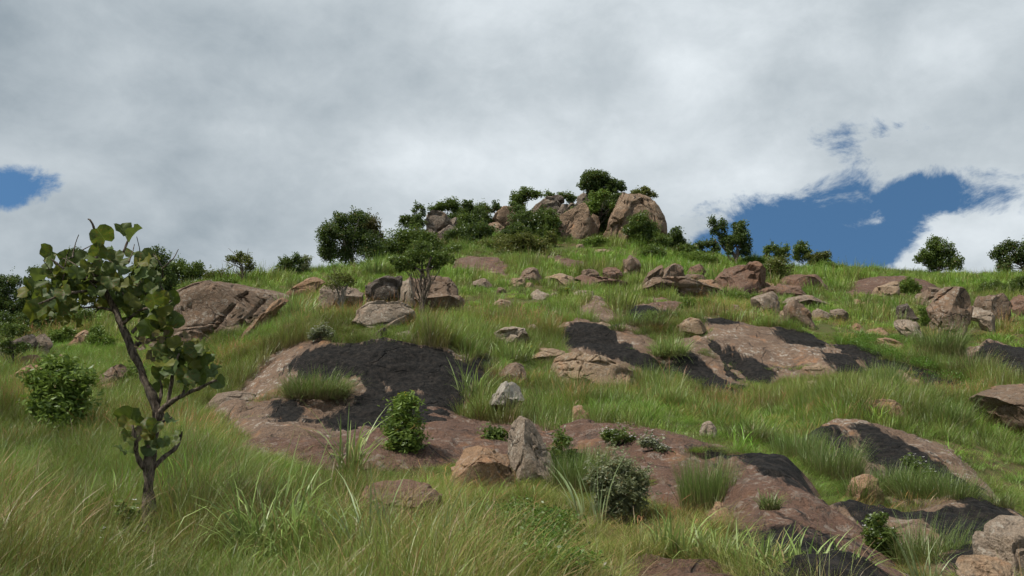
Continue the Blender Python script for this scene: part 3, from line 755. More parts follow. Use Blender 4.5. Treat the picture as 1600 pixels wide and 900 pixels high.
G1 = 'boulders strewn over the hillside'
G2 = 'summit rocks of the hill'
ROCKS = [
    # ---- left side
    ('boulder', 'grey capped boulder with a deep shadowed underside at the left edge', 'grey', [(38, 552), (40, 534), (47, 523), (62, 519), (72, 527), (76, 538), (62, 552), (50, 558)], dict(dents=[(48, 556, 14, 16, 0.7)])),
    ('boulder', 'dark tilted slab, shadow in its colour, behind the capped boulder, at the left edge', 'dark', [(-30, 560), (0, 543), (25, 530), (50, 519), (46, 540), (38, 556), (0, 564)], dict(df=0.6)),  # shadow over this slab is put into its dark rock colour
    ('rock', 'orange stones lying under the grey capped boulder', 'orange', [(20, 566), (34, 553), (50, 557), (62, 567), (46, 577), (28, 575)], {}),
    ('rock', 'small flat pale stone right of the grey capped boulder', 'pale', [(68, 563), (84, 552), (98, 552), (103, 560), (85, 564)], {}),
    ('rock', 'long slanting orange rock low in the grass at the left edge', 'orange', [(2, 593), (20, 582), (40, 577), (55, 568), (62, 577), (36, 588), (8, 596)], dict(df=0.5)),
    ('rock', 'knobbly pinkish rock seen under the foreground tree crown', 'orange', [(102, 536), (115, 523), (127, 513), (138, 523), (141, 537), (115, 540)], dict(cracks=[([(116, 524), (120, 538)], 1.5, 0.3)])),
    ('rock', 'dark slanted block left of the foreground trunk', 'brown', [(145, 592), (165, 579), (195, 568), (197, 580), (188, 597), (150, 602)], dict(df=0.5)),
    ('rock', 'low flat stone beneath the dark slanted block', 'orange', [(143, 606), (168, 597), (188, 599), (178, 608)], dict(df=0.9)),
    ('rock', 'grey peaked rock behind the leaves of the foreground tree', 'grey', [(50, 512), (68, 500), (86, 487), (97, 500), (100, 512)], {}),
    ('boulder', 'huge smooth dome boulder with diagonal cracks on the left skyline', 'brown', [(274, 490), (280, 466), (310, 455), (350, 447), (390, 447), (425, 440), (440, 444), (444, 460), (430, 482), (405, 503), (380, 518), (340, 512), (300, 514), (282, 504)],
     dict(df=0.7, sub=6, nf=3, rough=0.45, blocky=0.25, cracks=[([(386, 456), (372, 466), (360, 482), (350, 495), (338, 508)], 1.8, 0.14), ([(412, 470), (398, 484), (374, 516)], 1.8, 0.10), ([(282, 485), (298, 480), (312, 478)], 1.4, 0.08), ([(280, 470), (320, 472)], 1.2, 0.05)], dents=[(376, 504, 8, 8, 0.18)])),
    ('rock', 'orange leaning plate against the right foot of the dome boulder', 'orange', [(374, 520), (400, 498), (425, 480), (443, 463), (447, 470), (420, 494), (395, 518)], dict(df=0.5)),
    ('boulder', 'tan wedge rock upslope right of the dome boulder', 'orange', [(446, 458), (452, 442), (475, 432), (490, 429), (507, 431), (492, 445), (480, 460), (455, 462)], dict(df=0.7)),
    ('boulder', 'low broad brown rock half hidden by the foreground tree crown', 'brown', [(252, 536), (266, 519), (285, 511), (300, 511), (315, 518), (342, 531), (336, 543), (270, 545)], dict(df=0.8, nf=4)),
    ('rock', 'loose pale block resting right of the low broad brown rock', 'white', [(316, 519), (326, 509), (352, 517), (347, 527), (330, 524)], dict(df=0.8)),
    ('rock', 'small grey slanted stone below the orange leaning plate', 'grey', [(416, 514), (428, 500), (444, 503), (432, 514)], {}),
    ('rock', 'small tan stone right of the grey slanted stone', 'pale', [(442, 512), (455, 504), (469, 508), (467, 514)], {}),
    ('rock', 'flat grey stone on the left foot of the black-faced dome', 'grey', [(320, 622), (345, 610), (375, 609), (398, 616), (396, 626), (350, 630)], dict(df=0.5)),
    # ---- boulder cluster
    ('boulder', 'rounded boulder with a dark hollow beneath, left of the boulder cluster', 'grey', [(499, 466), (500, 450), (508, 444), (530, 443), (545, 441), (558, 442), (567, 452), (565, 466), (557, 484), (520, 486), (504, 482)], dict(sub=5, nf=4, dents=[(536, 490, 19, 20, 1.0)])),
    ('boulder', 'square dark-faced block with a bright orange end in the boulder cluster', 'dark', [(573, 478), (571, 447), (584, 438), (600, 433), (626, 430), (628, 480)], dict(sub=5, box=0.4, nf=3, df=0.9)),  # dark colour holds the front's shade together with its grey lichen
    ('rock', 'orange slab set as the sunlit end of the square dark-faced block', 'orange', [(570, 474), (570, 450), (576, 441), (584, 441), (585, 474)], dict(df=1.2, box=0.45, nf=2)),  # the block's sunlit end face, its light put into a separate orange piece
    ('boulder', 'low lichened slab lying in front of the boulder cluster', 'white', [(553, 498), (563, 483), (580, 472), (624, 471), (646, 484), (648, 500), (600, 506), (565, 503)], dict(sub=5, df=0.5, nf=4)),
    ('boulder', 'lichen-spotted pillar in the middle of the boulder cluster', 'white', [(620, 478), (621, 440), (640, 436), (650, 470), (646, 494), (626, 496)], dict(sub=5, df=1.0, nf=4)),
    ('boulder', 'biggest brown boulder of the cluster, behind the little tree', 'brown', [(640, 486), (634, 446), (650, 432), (680, 429), (705, 435), (722, 450), (726, 470), (714, 482), (690, 492), (660, 490)],
     dict(sub=5, df=0.9, nf=5, cracks=[([(690, 434), (702, 450), (708, 474)], 1.5, 0.12), ([(660, 436), (700, 440)], 1.2, 0.08)], dents=[(685, 488, 9, 11, 0.4)])),
    ('rock', 'small dark stone below the boulder cluster', 'dark', [(582, 518), (592, 511), (604, 517), (592, 522)], {}),
    ('rock', 'flat pale stone just above the black-faced dome', 'white', [(616, 519), (633, 515), (650, 520), (648, 528), (620, 526)], dict(df=0.6)),
    ('rock', 'thin orange flake on the upper rim of the black-faced dome', 'orange', [(490, 536), (500, 530), (518, 529), (512, 537)], dict(df=0.8)),
    # ---- middle
    ('rock', 'squat grey-brown stone alone right of the boulder cluster', 'grey', [(740, 437), (757, 433), (769, 443), (766, 451), (750, 450)], {}),
    ('rock', 'small yellowish stone above the squat grey-brown stone', 'pale', [(754, 432), (768, 422), (779, 426), (772, 432)], {}),
    ('boulder', 'upright round boulder perched among pale stones on the upper slope', 'brown', [(812, 434), (815, 421), (826, 415), (838, 421), (846, 431), (844, 442), (820, 443)], {}),
    ('rock', 'pale yellow stone left of the upright round boulder', 'pale', [(793, 442), (806, 432), (818, 433), (823, 444), (800, 447)], {}),
    ('rock', 'tiny pale stone under the upright round boulder', 'pale', [(819, 448), (826, 440), (834, 448)], {}),
    ('rock', 'pale split stone right of the upright round boulder', 'pale', [(853, 443), (866, 425), (885, 424), (897, 429), (896, 437), (880, 444)], dict(cracks=[([(886, 424), (888, 442)], 1.2, 0.3)])),
    ('rock', 'low flat yellowish stone alone in the middle grass', 'pale', [(762, 476), (778, 465), (792, 465), (799, 473), (780, 477)], dict(df=0.6)),
    ('rock', 'tilted grey stone above the tall grass of the middle slope', 'white', [(829, 454), (842, 450), (859, 459), (852, 466), (838, 464)], {}),
    ('rock', 'little grey stone beside the tilted grey stone', 'white', [(858, 460), (868, 456), (873, 460), (862, 464)], {}),
    ('rock', 'flat grey capstone at the head of the pale stepped slab', 'white', [(896, 457), (910, 452), (928, 455), (931, 462), (905, 463)], dict(df=0.6)),
    ('rock', 'cream flat stone at the foot of the pale stepped slab', 'pale', [(922, 505), (940, 502), (956, 506), (950, 518), (932, 516)], dict(df=0.8)),
    ('boulder', 'flat-topped grey boulder with a dark overhang in the middle grass', 'white', [(771, 523), (790, 512), (806, 507), (818, 512), (828, 527), (815, 536), (795, 536), (776, 537)], dict(sub=5, df=0.9, nf=4, dents=[(788, 541, 14, 12, 0.6)])),
    ('rock', 'rounded grey stone behind the flat-topped grey boulder', 'white', [(818, 516), (834, 505), (847, 508), (847, 518), (828, 524)], {}),
    ('boulder', 'wide tan rock split by cracks into blocks, in the middle', 'pale', [(858, 578), (868, 557), (880, 551), (905, 548), (940, 548), (970, 556), (985, 570), (990, 594), (960, 602), (930, 600), (895, 594), (865, 590)],
     dict(sub=6, df=0.7, nf=4, rough=0.6, cracks=[([(868, 566), (900, 562), (940, 568), (978, 566)], 1.6, 0.09), ([(905, 548), (912, 562), (906, 590)], 1.5, 0.08), ([(880, 578), (930, 580), (985, 582)], 1.5, 0.08), ([(948, 550), (952, 568)], 1.4, 0.08)])),
    ('rock', 'flat cracked rock joined at the left of the wide tan rock', 'pale', [(825, 558), (840, 544), (860, 541), (886, 548), (878, 558), (850, 565), (830, 565)], dict(sub=5, df=0.7, cracks=[([(842, 546), (862, 552), (876, 552)], 1.3, 0.1)])),
    ('boulder', 'brown blocky rock above the white lichened boulder', 'brown', [(776, 582), (788, 567), (800, 564), (823, 571), (821, 592), (800, 595), (780, 590)], {}),
    ('boulder', 'white lichen-covered boulder standing on the reddish rock sheet', 'whiter', [(763, 632), (766, 618), (780, 600), (797, 595), (815, 599), (820, 616), (811, 631), (796, 645), (776, 644)], dict(sub=5, df=0.95, nf=9, off=0.2, sink=0.0)),
    ('boulder', 'upright pointed pale rock in front of the reddish rock sheet', 'white', [(792, 690), (797, 662), (813, 649), (831, 655), (848, 682), (862, 709), (868, 736), (840, 740), (810, 738), (795, 720)], dict(sub=5, df=0.8, nf=5, blocky=0.5, sink=0.02)),
    ('boulder', 'low orange rock at the foot of the upright pointed rock', 'orange', [(703, 725), (725, 701), (745, 696), (780, 700), (801, 706), (806, 730), (780, 752), (720, 748)], dict(sub=5, df=0.8, nf=5)),
    ('boulder', 'low pink rock rising out of the foreground grass', 'red', [(550, 800), (575, 768), (605, 757), (630, 751), (660, 764), (692, 792), (690, 830), (560, 830)], dict(sub=5, df=0.9, nf=6, off=0.2, clear=False)),
    ('rock', 'little tan stone lying above the long brown rock sheet', 'orange', [(892, 652), (896, 636), (906, 632), (922, 646), (924, 655)], {}),
    ('rock', 'small white stone in deep grass right of the middle', 'white', [(1094, 672), (1101, 660), (1111, 657), (1122, 668), (1118, 674)], {}),
    # ---- right side, lower
    ('boulder', 'large overhanging boulder with brown underside at the right edge', 'brown', [(1531, 644), (1540, 618), (1570, 604), (1600, 597), (1650, 600), (1670, 670), (1600, 680), (1560, 662)], dict(sub=5, df=0.9, nf=8, sink=0.0)),
    ('boulder', 'grey angular boulder in the lower right corner', 'white', [(1534, 842), (1550, 820), (1580, 807), (1612, 811), (1660, 850), (1660, 905), (1580, 900), (1545, 880)], dict(sub=5, df=0.8, nf=7)),
    ('boulder', 'tan rounded stone below the grey angular corner boulder', 'pale', [(1498, 892), (1525, 871), (1560, 879), (1590, 892), (1605, 930), (1500, 930)], dict(sub=5)),
    ('rock', 'square-ended tan rock jutting from the tussocks on the right', 'orange', [(1322, 768), (1338, 742), (1362, 741), (1385, 762), (1384, 776), (1350, 778)], dict(nf=8, sink=0.02)),
    ('rock', 'long pale ridge stone in the right-hand grass', 'pale', [(1394, 584), (1405, 576), (1430, 594), (1442, 607), (1420, 608), (1400, 598)], dict(df=0.6)),
    ('rock', 'low pinkish stone in the grass above the tilted slab', 'orange', [(1353, 634), (1365, 621), (1385, 621), (1416, 632), (1412, 645), (1360, 644)], dict(df=0.7)),
    ('rock', 'narrow pale stone low in the grass of the right slope', 'pale', [(1248, 602), (1268, 594), (1287, 602), (1262, 609)], dict(df=0.6)),
    ('rock', 'small pale stone left of the overhanging right-edge boulder', 'pale', [(1510, 652), (1521, 641), (1531, 647), (1522, 656)], {}),
    # ---- upper right rows
    ('boulder', 'pointed triangular boulder standing below the summit cliffs', 'brown', [(974, 426), (977, 412), (983, 397), (991, 400), (1001, 413), (998, 421), (986, 433)], dict(nf=4)),
    ('rock', 'slanting dark slab left of the pointed triangular boulder', 'brown', [(902, 438), (912, 428), (931, 418), (938, 434), (922, 441)], dict(df=0.6)),
    ('rock', 'brown rock at the foot of the pointed triangular boulder', 'red', [(942, 438), (953, 415), (966, 415), (972, 432), (962, 442)], {}),
    ('boulder', 'smooth shaded face of tilted rock left of the brown block row', 'brown', [(998, 447), (1013, 427), (1032, 414), (1036, 436), (1018, 448)], dict(df=0.6, nf=2)),
    ('boulder', 'large brown block in the upper rock row', 'brown', [(1032, 438), (1033, 414), (1052, 410), (1068, 415), (1072, 434), (1052, 446), (1038, 444)], dict(df=0.9, box=0.5)),
    ('rock', 'small orange-tipped stone in front of the large brown block', 'orange', [(1032, 444), (1040, 430), (1050, 434), (1056, 447), (1038, 450)], {}),
    ('rock', 'thin upright stone right of the orange-tipped stone', 'grey', [(1058, 450), (1066, 433), (1074, 432), (1076, 447), (1066, 452)], {}),
    ('boulder', 'reddish upper block in the upper rock row', 'red', [(1075, 426), (1080, 413), (1095, 410), (1108, 416), (1110, 434), (1092, 433)], {}),
    ('rock', 'dark rounded stone under the reddish upper block', 'brown', [(1072, 444), (1078, 428), (1090, 426), (1102, 437), (1088, 446)], {}),
    ('rock', 'low tan rock at the right end of the upper rock row', 'orange', [(1090, 450), (1098, 437), (1112, 434), (1129, 448), (1126, 456), (1096, 456)], {}),
    ('boulder', 'massive dark red boulder with a lit left face under the paired trees', 'red', [(1122, 434), (1134, 418), (1150, 411), (1174, 412), (1187, 428), (1196, 452), (1150, 456), (1130, 450)], dict(sub=5, df=0.9, nf=5)),
    ('rock', 'orange stone between the massive dark red boulder and the pale shrub', 'orange', [(1192, 452), (1196, 440), (1206, 438), (1214, 452), (1204, 456)], {}),
    ('boulder', 'long low brown rock behind the pale shrub on the right', 'red', [(1224, 440), (1238, 424), (1258, 428), (1280, 434), (1298, 444), (1304, 455), (1250, 457), (1228, 455)], dict(sub=5, df=0.7)),
    ('boulder', 'knobbly grey boulder left of the flat table rock', 'grey', [(1175, 474), (1180, 462), (1194, 459), (1206, 452), (1220, 463), (1222, 473), (1206, 486), (1182, 487)], {}),
    ('boulder', 'flat table rock on the right slope', 'grey', [(1222, 472), (1225, 460), (1245, 456), (1265, 457), (1290, 462), (1297, 469), (1286, 477), (1256, 480)], dict(df=0.8)),
    ('boulder', 'smooth brown block below the flat table rock', 'brown', [(1226, 478), (1236, 468), (1257, 470), (1268, 490), (1264, 506), (1246, 506), (1231, 494)], dict(nf=3)),
    ('rock', 'tiny tan stone at the left foot of the smooth brown block', 'pale', [(1218, 496), (1225, 484), (1235, 490), (1233, 498)], {}),
    ('rock', 'low grey stone right of the smooth brown block', 'grey', [(1269, 490), (1278, 480), (1300, 488), (1302, 496), (1274, 498)], {}),
    ('rock', 'half-buried grey stone in brownish grass right of the table rock', 'grey', [(1298, 486), (1310, 480), (1330, 492), (1314, 500)], {}),
    ('boulder', 'cracked pale rock below the red skyline dome', 'pale', [(1370, 456), (1380, 446), (1395, 437), (1406, 440), (1409, 459), (1390, 463)], {}),
    ('boulder', 'biggest standing boulder on the right with a sharp lichened edge', 'brown', [(1453, 476), (1468, 460), (1484, 447), (1505, 449), (1516, 456), (1519, 476), (1514, 502), (1509, 520), (1490, 527), (1477, 522), (1465, 498)], dict(sub=5, df=0.8, nf=5, cracks=[([(1462, 470), (1478, 458), (1490, 450)], 1.6, 0.15)])),
    ('rock', 'sloping slab behind the left shoulder of the biggest standing boulder', 'brown', [(1433, 468), (1450, 455), (1470, 446), (1482, 447), (1464, 468), (1450, 474)], dict(df=0.6)),
    ('rock', 'narrow lichened slab leaning right of the biggest standing boulder', 'white', [(1514, 480), (1524, 475), (1545, 489), (1563, 505), (1560, 517), (1540, 508), (1520, 494)], dict(df=0.6)),
    ('boulder', 'square brown block behind the leaning lichened slab', 'brown', [(1527, 476), (1532, 460), (1570, 459), (1578, 465), (1576, 492), (1560, 501), (1535, 492)], dict(box=0.45, nf=4)),
    ('boulder', 'reddish block cut by the right edge of the picture', 'red', [(1578, 474), (1590, 460), (1640, 458), (1640, 494), (1585, 490)], {}),
    ('rock', 'dark chunky stone left of the biggest standing boulder', 'dark', [(1402, 492), (1408, 475), (1420, 472), (1434, 485), (1432, 500), (1410, 499)], {}),
    ('rock', 'flat grey slab below the dark chunky stone', 'white', [(1401, 503), (1410, 497), (1430, 504), (1449, 516), (1442, 527), (1420, 521), (1405, 512)], dict(df=0.6)),
    ('rock', 'small orange stone in brown grass left of the dark chunky stone', 'orange', [(1328, 512), (1341, 504), (1352, 511), (1340, 515)], {}),
    ('rock', 'thin orange flake above the low green plants', 'orange', [(1356, 514), (1370, 510), (1394, 521), (1391, 528), (1366, 522)], dict(df=0.7)),
    ('boulder', 'smooth tan cap rock above the bright green tussock', 'pale', [(1058, 508), (1075, 497), (1090, 499), (1106, 515), (1086, 521), (1064, 519)], dict(df=0.8, nf=3)),
    ('rock', 'small orange rock under the tall brush of grass', 'orange', [(1106, 800), (1118, 786), (1140, 784), (1156, 796), (1150, 808), (1116, 812)], dict(df=0.8)),
    ('boulder', 'long dark ledge joining the brown blocks of the upper rock row', 'brown', [(992, 458), (1005, 442), (1040, 432), (1078, 428), (1112, 436), (1136, 452), (1130, 462), (1060, 462)], dict(sub=5, df=0.35, nf=14, widen=1.0)),
    ('boulder', 'broken brown ledge left of the pointed triangular boulder', 'red', [(895, 446), (912, 434), (940, 428), (968, 430), (982, 442), (960, 448)], dict(sub=5, df=0.4, nf=14, widen=1.0)),
    ('boulder', 'reddish ledge between the dark red boulder and the long low rock', 'red', [(1186, 456), (1200, 444), (1226, 440), (1250, 446), (1262, 458), (1220, 462)], dict(sub=5, df=0.4, nf=14, widen=1.0)),
    ('rock', 'low broken ledge in the grass below the orange flake on the right', 'orange', [(1362, 534), (1385, 526), (1412, 530), (1424, 540), (1392, 544)], dict(df=0.5)),
    ('rock', 'pale ledge stone under the dark thin ledge on the right', 'pale', [(1254, 574), (1275, 566), (1302, 570), (1310, 578), (1275, 582)], dict(df=0.5)),
    ('rock', 'small grey stone in the grass below the right end of the boulder cluster', 'grey', [(706, 500), (711, 493), (719, 492), (726, 500), (716, 502)], dict(sub=3)),
    ('rock', 'small tan stone in tall grass left of the pale stepped slab', 'pale', [(856, 491), (861, 484), (868, 484), (875, 491), (866, 493)], dict(sub=3)),
    ('rock', 'small grey stone in the grass left of the knobbly grey boulder', 'grey', [(1141, 482), (1147, 474), (1155, 475), (1161, 482), (1150, 484)], dict(sub=3)),
    ('rock', 'small orange stone in the grass left of the cracked pale rock', 'orange', [(1334, 474), (1341, 466), (1349, 468), (1354, 474), (1344, 476)], dict(sub=3)),
    ('rock', 'little brown stone above the low flat yellowish stone', 'brown', [(775, 454), (780, 448), (787, 448), (791, 454), (783, 456)], dict(sub=3)),
    # ---- summit
    ('cliff_rock', 'rounded top block of the left summit pile', 'cliff_grey', [(664, 348), (669, 336), (680, 331), (698, 335), (703, 346), (695, 355), (682, 360), (670, 353)], dict(Y=99, nf=6)),
    ('cliff_rock', 'small round block under the left edge of the left summit pile', 'cliff_grey', [(663, 362), (667, 350), (677, 352), (684, 361), (677, 368), (666, 368)], dict(Y=98)),
    ('cliff_rock', 'wedge block carrying the left summit pile', 'cliff_grey', [(676, 372), (684, 361), (703, 352), (715, 358), (708, 380), (690, 394), (674, 392)], dict(Y=98, nf=4)),
    ('cliff_rock', 'narrow grey rock just right of the left summit pile', 'cliff_grey', [(700, 354), (704, 342), (711, 338), (716, 350), (712, 362)], dict(Y=100)),
    ('cliff_rock', 'tan rounded summit rock with a ledge, left of the dark thicket', 'cliff', [(770, 346), (776, 334), (787, 324), (798, 320), (810, 334), (808, 352), (790, 354), (776, 352)], dict(Y=101, nf=4)),
    ('cliff_rock', 'lower pale rock under the tan ledged summit rock', 'cliff', [(757, 358), (764, 346), (780, 344), (788, 352), (782, 368), (766, 366)], dict(Y=100)),
    ('cliff_rock', 'dark leaning rock below the lower pale rock', 'dark', [(766, 378), (780, 364), (790, 358), (794, 366), (782, 380)], dict(Y=99)),
    ('cliff_rock', 'pale stub rock poking from bushes below the tan summit rock', 'cliff', [(776, 380), (784, 364), (795, 358), (800, 368), (796, 382)], dict(Y=98)),
    ('cliff_rock', 'big grey summit dome with a dark right face', 'cliff_grey', [(818, 338), (828, 320), (840, 311), (853, 308), (868, 310), (878, 322), (884, 340), (876, 350), (840, 350)], dict(Y=106, sub=5, nf=4, df=0.8)),
    ('cliff_rock', 'small dark stone perched on the big grey summit dome', 'dark', [(857, 312), (864, 304), (876, 304), (882, 314), (872, 319)], dict(Y=107)),
    ('cliff_rock', 'broken block wedged right of the big grey summit dome', 'cliff_grey', [(872, 336), (879, 319), (890, 318), (894, 330), (888, 346), (876, 346)], dict(Y=104)),
    ('cliff_rock', 'little grey stone on the shoulder of the central cliff', 'cliff_grey', [(886, 326), (892, 316), (901, 322), (898, 330)], dict(Y=103)),
    ('cliff_rock', 'central orange-tan cliff face of the summit', 'cliff', [(868, 392), (871, 362), (878, 342), (895, 325), (910, 317), (919, 328), (924, 346), (924, 366), (918, 392)], dict(Y=97, sub=6, df=0.9, nf=3, box=0.35, blocky=0.6, cracks=[([(884, 350), (890, 365), (889, 388)], 1.3, 0.10), ([(895, 346), (903, 352), (915, 350)], 1.2, 0.08), ([(916, 366), (906, 380)], 1.4, 0.12)])),
    ('cliff_rock', 'lowest of the stacked slabs at the left of the central cliff', 'cliff', [(867, 390), (868, 377), (878, 374), (888, 377), (888, 390)], dict(Y=95.6, box=0.4)),
    ('cliff_rock', 'second of the stacked slabs at the left of the central cliff', 'cliff', [(868, 378), (869, 367), (879, 364), (887, 367), (887, 378)], dict(Y=95.7, box=0.4)),
    ('cliff_rock', 'third of the stacked slabs at the left of the central cliff', 'cliff', [(870, 368), (872, 357), (881, 354), (886, 358), (886, 368)], dict(Y=95.8, box=0.4)),
    ('cliff_rock', 'topmost of the stacked slabs at the left of the central cliff', 'cliff', [(873, 358), (876, 350), (882, 346), (885, 350), (885, 358)], dict(Y=95.9, box=0.4)),
    ('cliff_rock', 'narrow upright rock splitting from the central cliff', 'cliff', [(919, 374), (922, 347), (928, 333), (937, 335), (937, 352), (933, 376)], dict(Y=98.5, nf=4)),
    ('cliff_rock', 'grey upright rock above the central cliff beside the dark tree', 'cliff_grey', [(899, 330), (902, 307), (911, 300), (921, 304), (925, 326)], dict(Y=105)),
    ('cliff_rock', 'dark flat summit rock behind the dark umbrella tree', 'dark', [(946, 326), (952, 303), (968, 299), (984, 304), (978, 318), (962, 330)], dict(Y=107)),
    ('cliff_rock', 'massive leaning cliff at the right end of the summit', 'cliff', [(940, 388), (945, 362), (957, 345), (970, 325), (978, 311), (992, 305), (1012, 308), (1024, 318), (1034, 335), (1043, 357), (1046, 392), (1010, 398), (960, 396)],
     dict(Y=96, sub=6, df=0.8, nf=3, box=0.32, blocky=0.6, cracks=[([(976, 316), (990, 319), (1002, 312), (1006, 325)], 1.6, 0.10), ([(1012, 312), (1024, 340), (1030, 370)], 1.5, 0.06), ([(985, 325), (968, 355), (960, 385)], 1.5, 0.05)])),
    ('cliff_rock', 'grey capping slab on top of the massive leaning cliff', 'cliff_grey', [(970, 317), (980, 306), (994, 303), (1004, 308), (1000, 318), (984, 320)], dict(Y=95.5, df=0.9)),
    ('cliff_rock', 'added back wall coloured dark for the shade in the cleft between the two cliffs', 'dark', [(905, 395), (912, 345), (925, 322), (940, 312), (958, 318), (972, 340), (985, 395)], dict(Y=104, sub=5, df=0.5, nf=3, box=0.35)),  # filler rock, shade of the recess put into its dark colour
    ('cliff_rock', 'broad grey rock mass behind the summit thickets', 'cliff_grey', [(740, 392), (752, 362), (780, 345), (815, 335), (850, 330), (882, 338), (890, 392)], dict(Y=107, sub=5, df=0.4, nf=4, box=0.4)),
    ('cliff_rock', 'low grey rock mass under the left summit pile', 'cliff_grey', [(655, 396), (662, 376), (685, 366), (712, 366), (728, 380), (732, 398)], dict(Y=97, sub=5, df=0.5, nf=6)),
    ('rock', 'small stone at the foot of the central cliff', 'pale', [(899, 389), (905, 381), (913, 380), (914, 389)], dict()),
    ('rock', 'thin flat stone in bright grass below the right cliff', 'pale', [(928, 393), (938, 388), (952, 389), (948, 394)], dict()),
]
for _k, (_nm, _lb, _mt, _pt, _op) in enumerate(ROCKS):
    _op = dict(_op); _op.setdefault('seed', _k)
    if _nm == 'cliff_rock':
        _op.setdefault('cut', (0.70, 0.93)); _op.setdefault('widen', 1.04)
    build_rock(_nm, _lb, _mt, _pt, group=(G2 if _nm == 'cliff_rock' else G1), cat=('boulder' if _nm == 'boulder' else 'rock'), **_op)

# ------------------------------------------------------------------ plants: helpers
def tube(pts, rad, sides=7):
    """tapered tube through pts; returns V, quads"""
    pts = np.asarray(pts, float); n = len(pts); rad = np.asarray(rad, float)
    T = np.gradient(pts, axis=0); T /= np.linalg.norm(T, axis=1, keepdims=True) + 1e-9
    ref = np.array([0.31, 0.9, 0.2]); A = np.cross(T, ref); A /= np.linalg.norm(A, axis=1, keepdims=True) + 1e-9
    B = np.cross(T, A)
    a = np.linspace(0, 2 * math.pi, sides, endpoint=False)
    V = pts[:, None] + rad[:, None, None] * (A[:, None] * np.cos(a)[None, :, None] + B[:, None] * np.sin(a)[None, :, None])
    V = V.reshape(-1, 3)
    F = []
    for i in range(n - 1):
        for j in range(sides):
            k = (j + 1) % sides
            F.append((i * sides + j, i * sides + k, (i + 1) * sides + k, (i + 1) * sides + j))
    return V, np.array(F)

class Acc:
    def __init__(self): self.V, self.F, self.n, self.A = [], [], 0, []
    def add(self, V, F, a=None):
        self.V.append(V); self.F.append(F + self.n); self.n += len(V)
        if a is not None: self.A.append(np.broadcast_to(a, (len(V),)))
    def get(self): return np.concatenate(self.V), np.concatenate(self.F)

def wiggle(a, b, n, amp, rs):
    t = np.linspace(0, 1, n)[:, None]; p = a + (b - a) * t
    j = rs.normal(size=(n, 3)) * amp * np.linalg.norm(b - a) * np.sin(t * math.pi)
    return p + j

def leaves(cen, L, Wd, rs, up=0.5, out=None, fold=0.18):
    """diamond leaves at cen; returns V, quads"""
    n = len(cen)
    d = rs.normal(size=(n, 3)); d[:, 2] *= 0.6
    if out is not None: d += out * 0.8
    d /= np.linalg.norm(d, axis=1, keepdims=True)
    nr = rs.normal(size=(n, 3)) * 0.7 + np.array([0, 0, up * 1.4]); 
    s = np.cross(d, nr); s /= np.linalg.norm(s, axis=1, keepdims=True) + 1e-9
    nn = np.cross(s, d)
    l = (L * rs.uniform(0.7, 1.25, n))[:, None]; w = (Wd * rs.uniform(0.75, 1.2, n))[:, None]
    a = cen - d * l * 0.5; c = cen + d * l * 0.5 - nn * l * 0.12
    b = cen + s * w * 0.5 + nn * w * fold; e = cen - s * w * 0.5 + nn * w * fold
    V = np.stack([a, b, c, e], 1).reshape(-1, 3)
    return V, np.arange(4 * n).reshape(n, 4)

LEAF = {
    'dark': leaf_mat('leaf_dark', (0.040, 0.066, 0.018), (0.110, 0.152, 0.046), dry=(0.15, 0.09, 0.04), gloss=0.025),
    'mid': leaf_mat('leaf_mid', (0.062, 0.098, 0.020), (0.135, 0.185, 0.045), gloss=0.025),
    'lime': leaf_mat('leaf_lime', (0.095, 0.155, 0.026), (0.175, 0.245, 0.052), gloss=0.02),
    'olive': leaf_mat('leaf_olive', (0.088, 0.102, 0.026), (0.165, 0.170, 0.055), gloss=0.02),
    'russet': leaf_mat('leaf_russet', (0.078, 0.072, 0.030), (0.145, 0.110, 0.055), gloss=0.02),
    'grey': leaf_mat('leaf_grey', (0.150, 0.168, 0.088), (0.250, 0.270, 0.155), gloss=0.02),
}
PETAL = {'white': plain_mat('petal_white', (0.75, 0.75, 0.72)), 'yellow': plain_mat('petal_yellow', (0.75, 0.55, 0.03))}

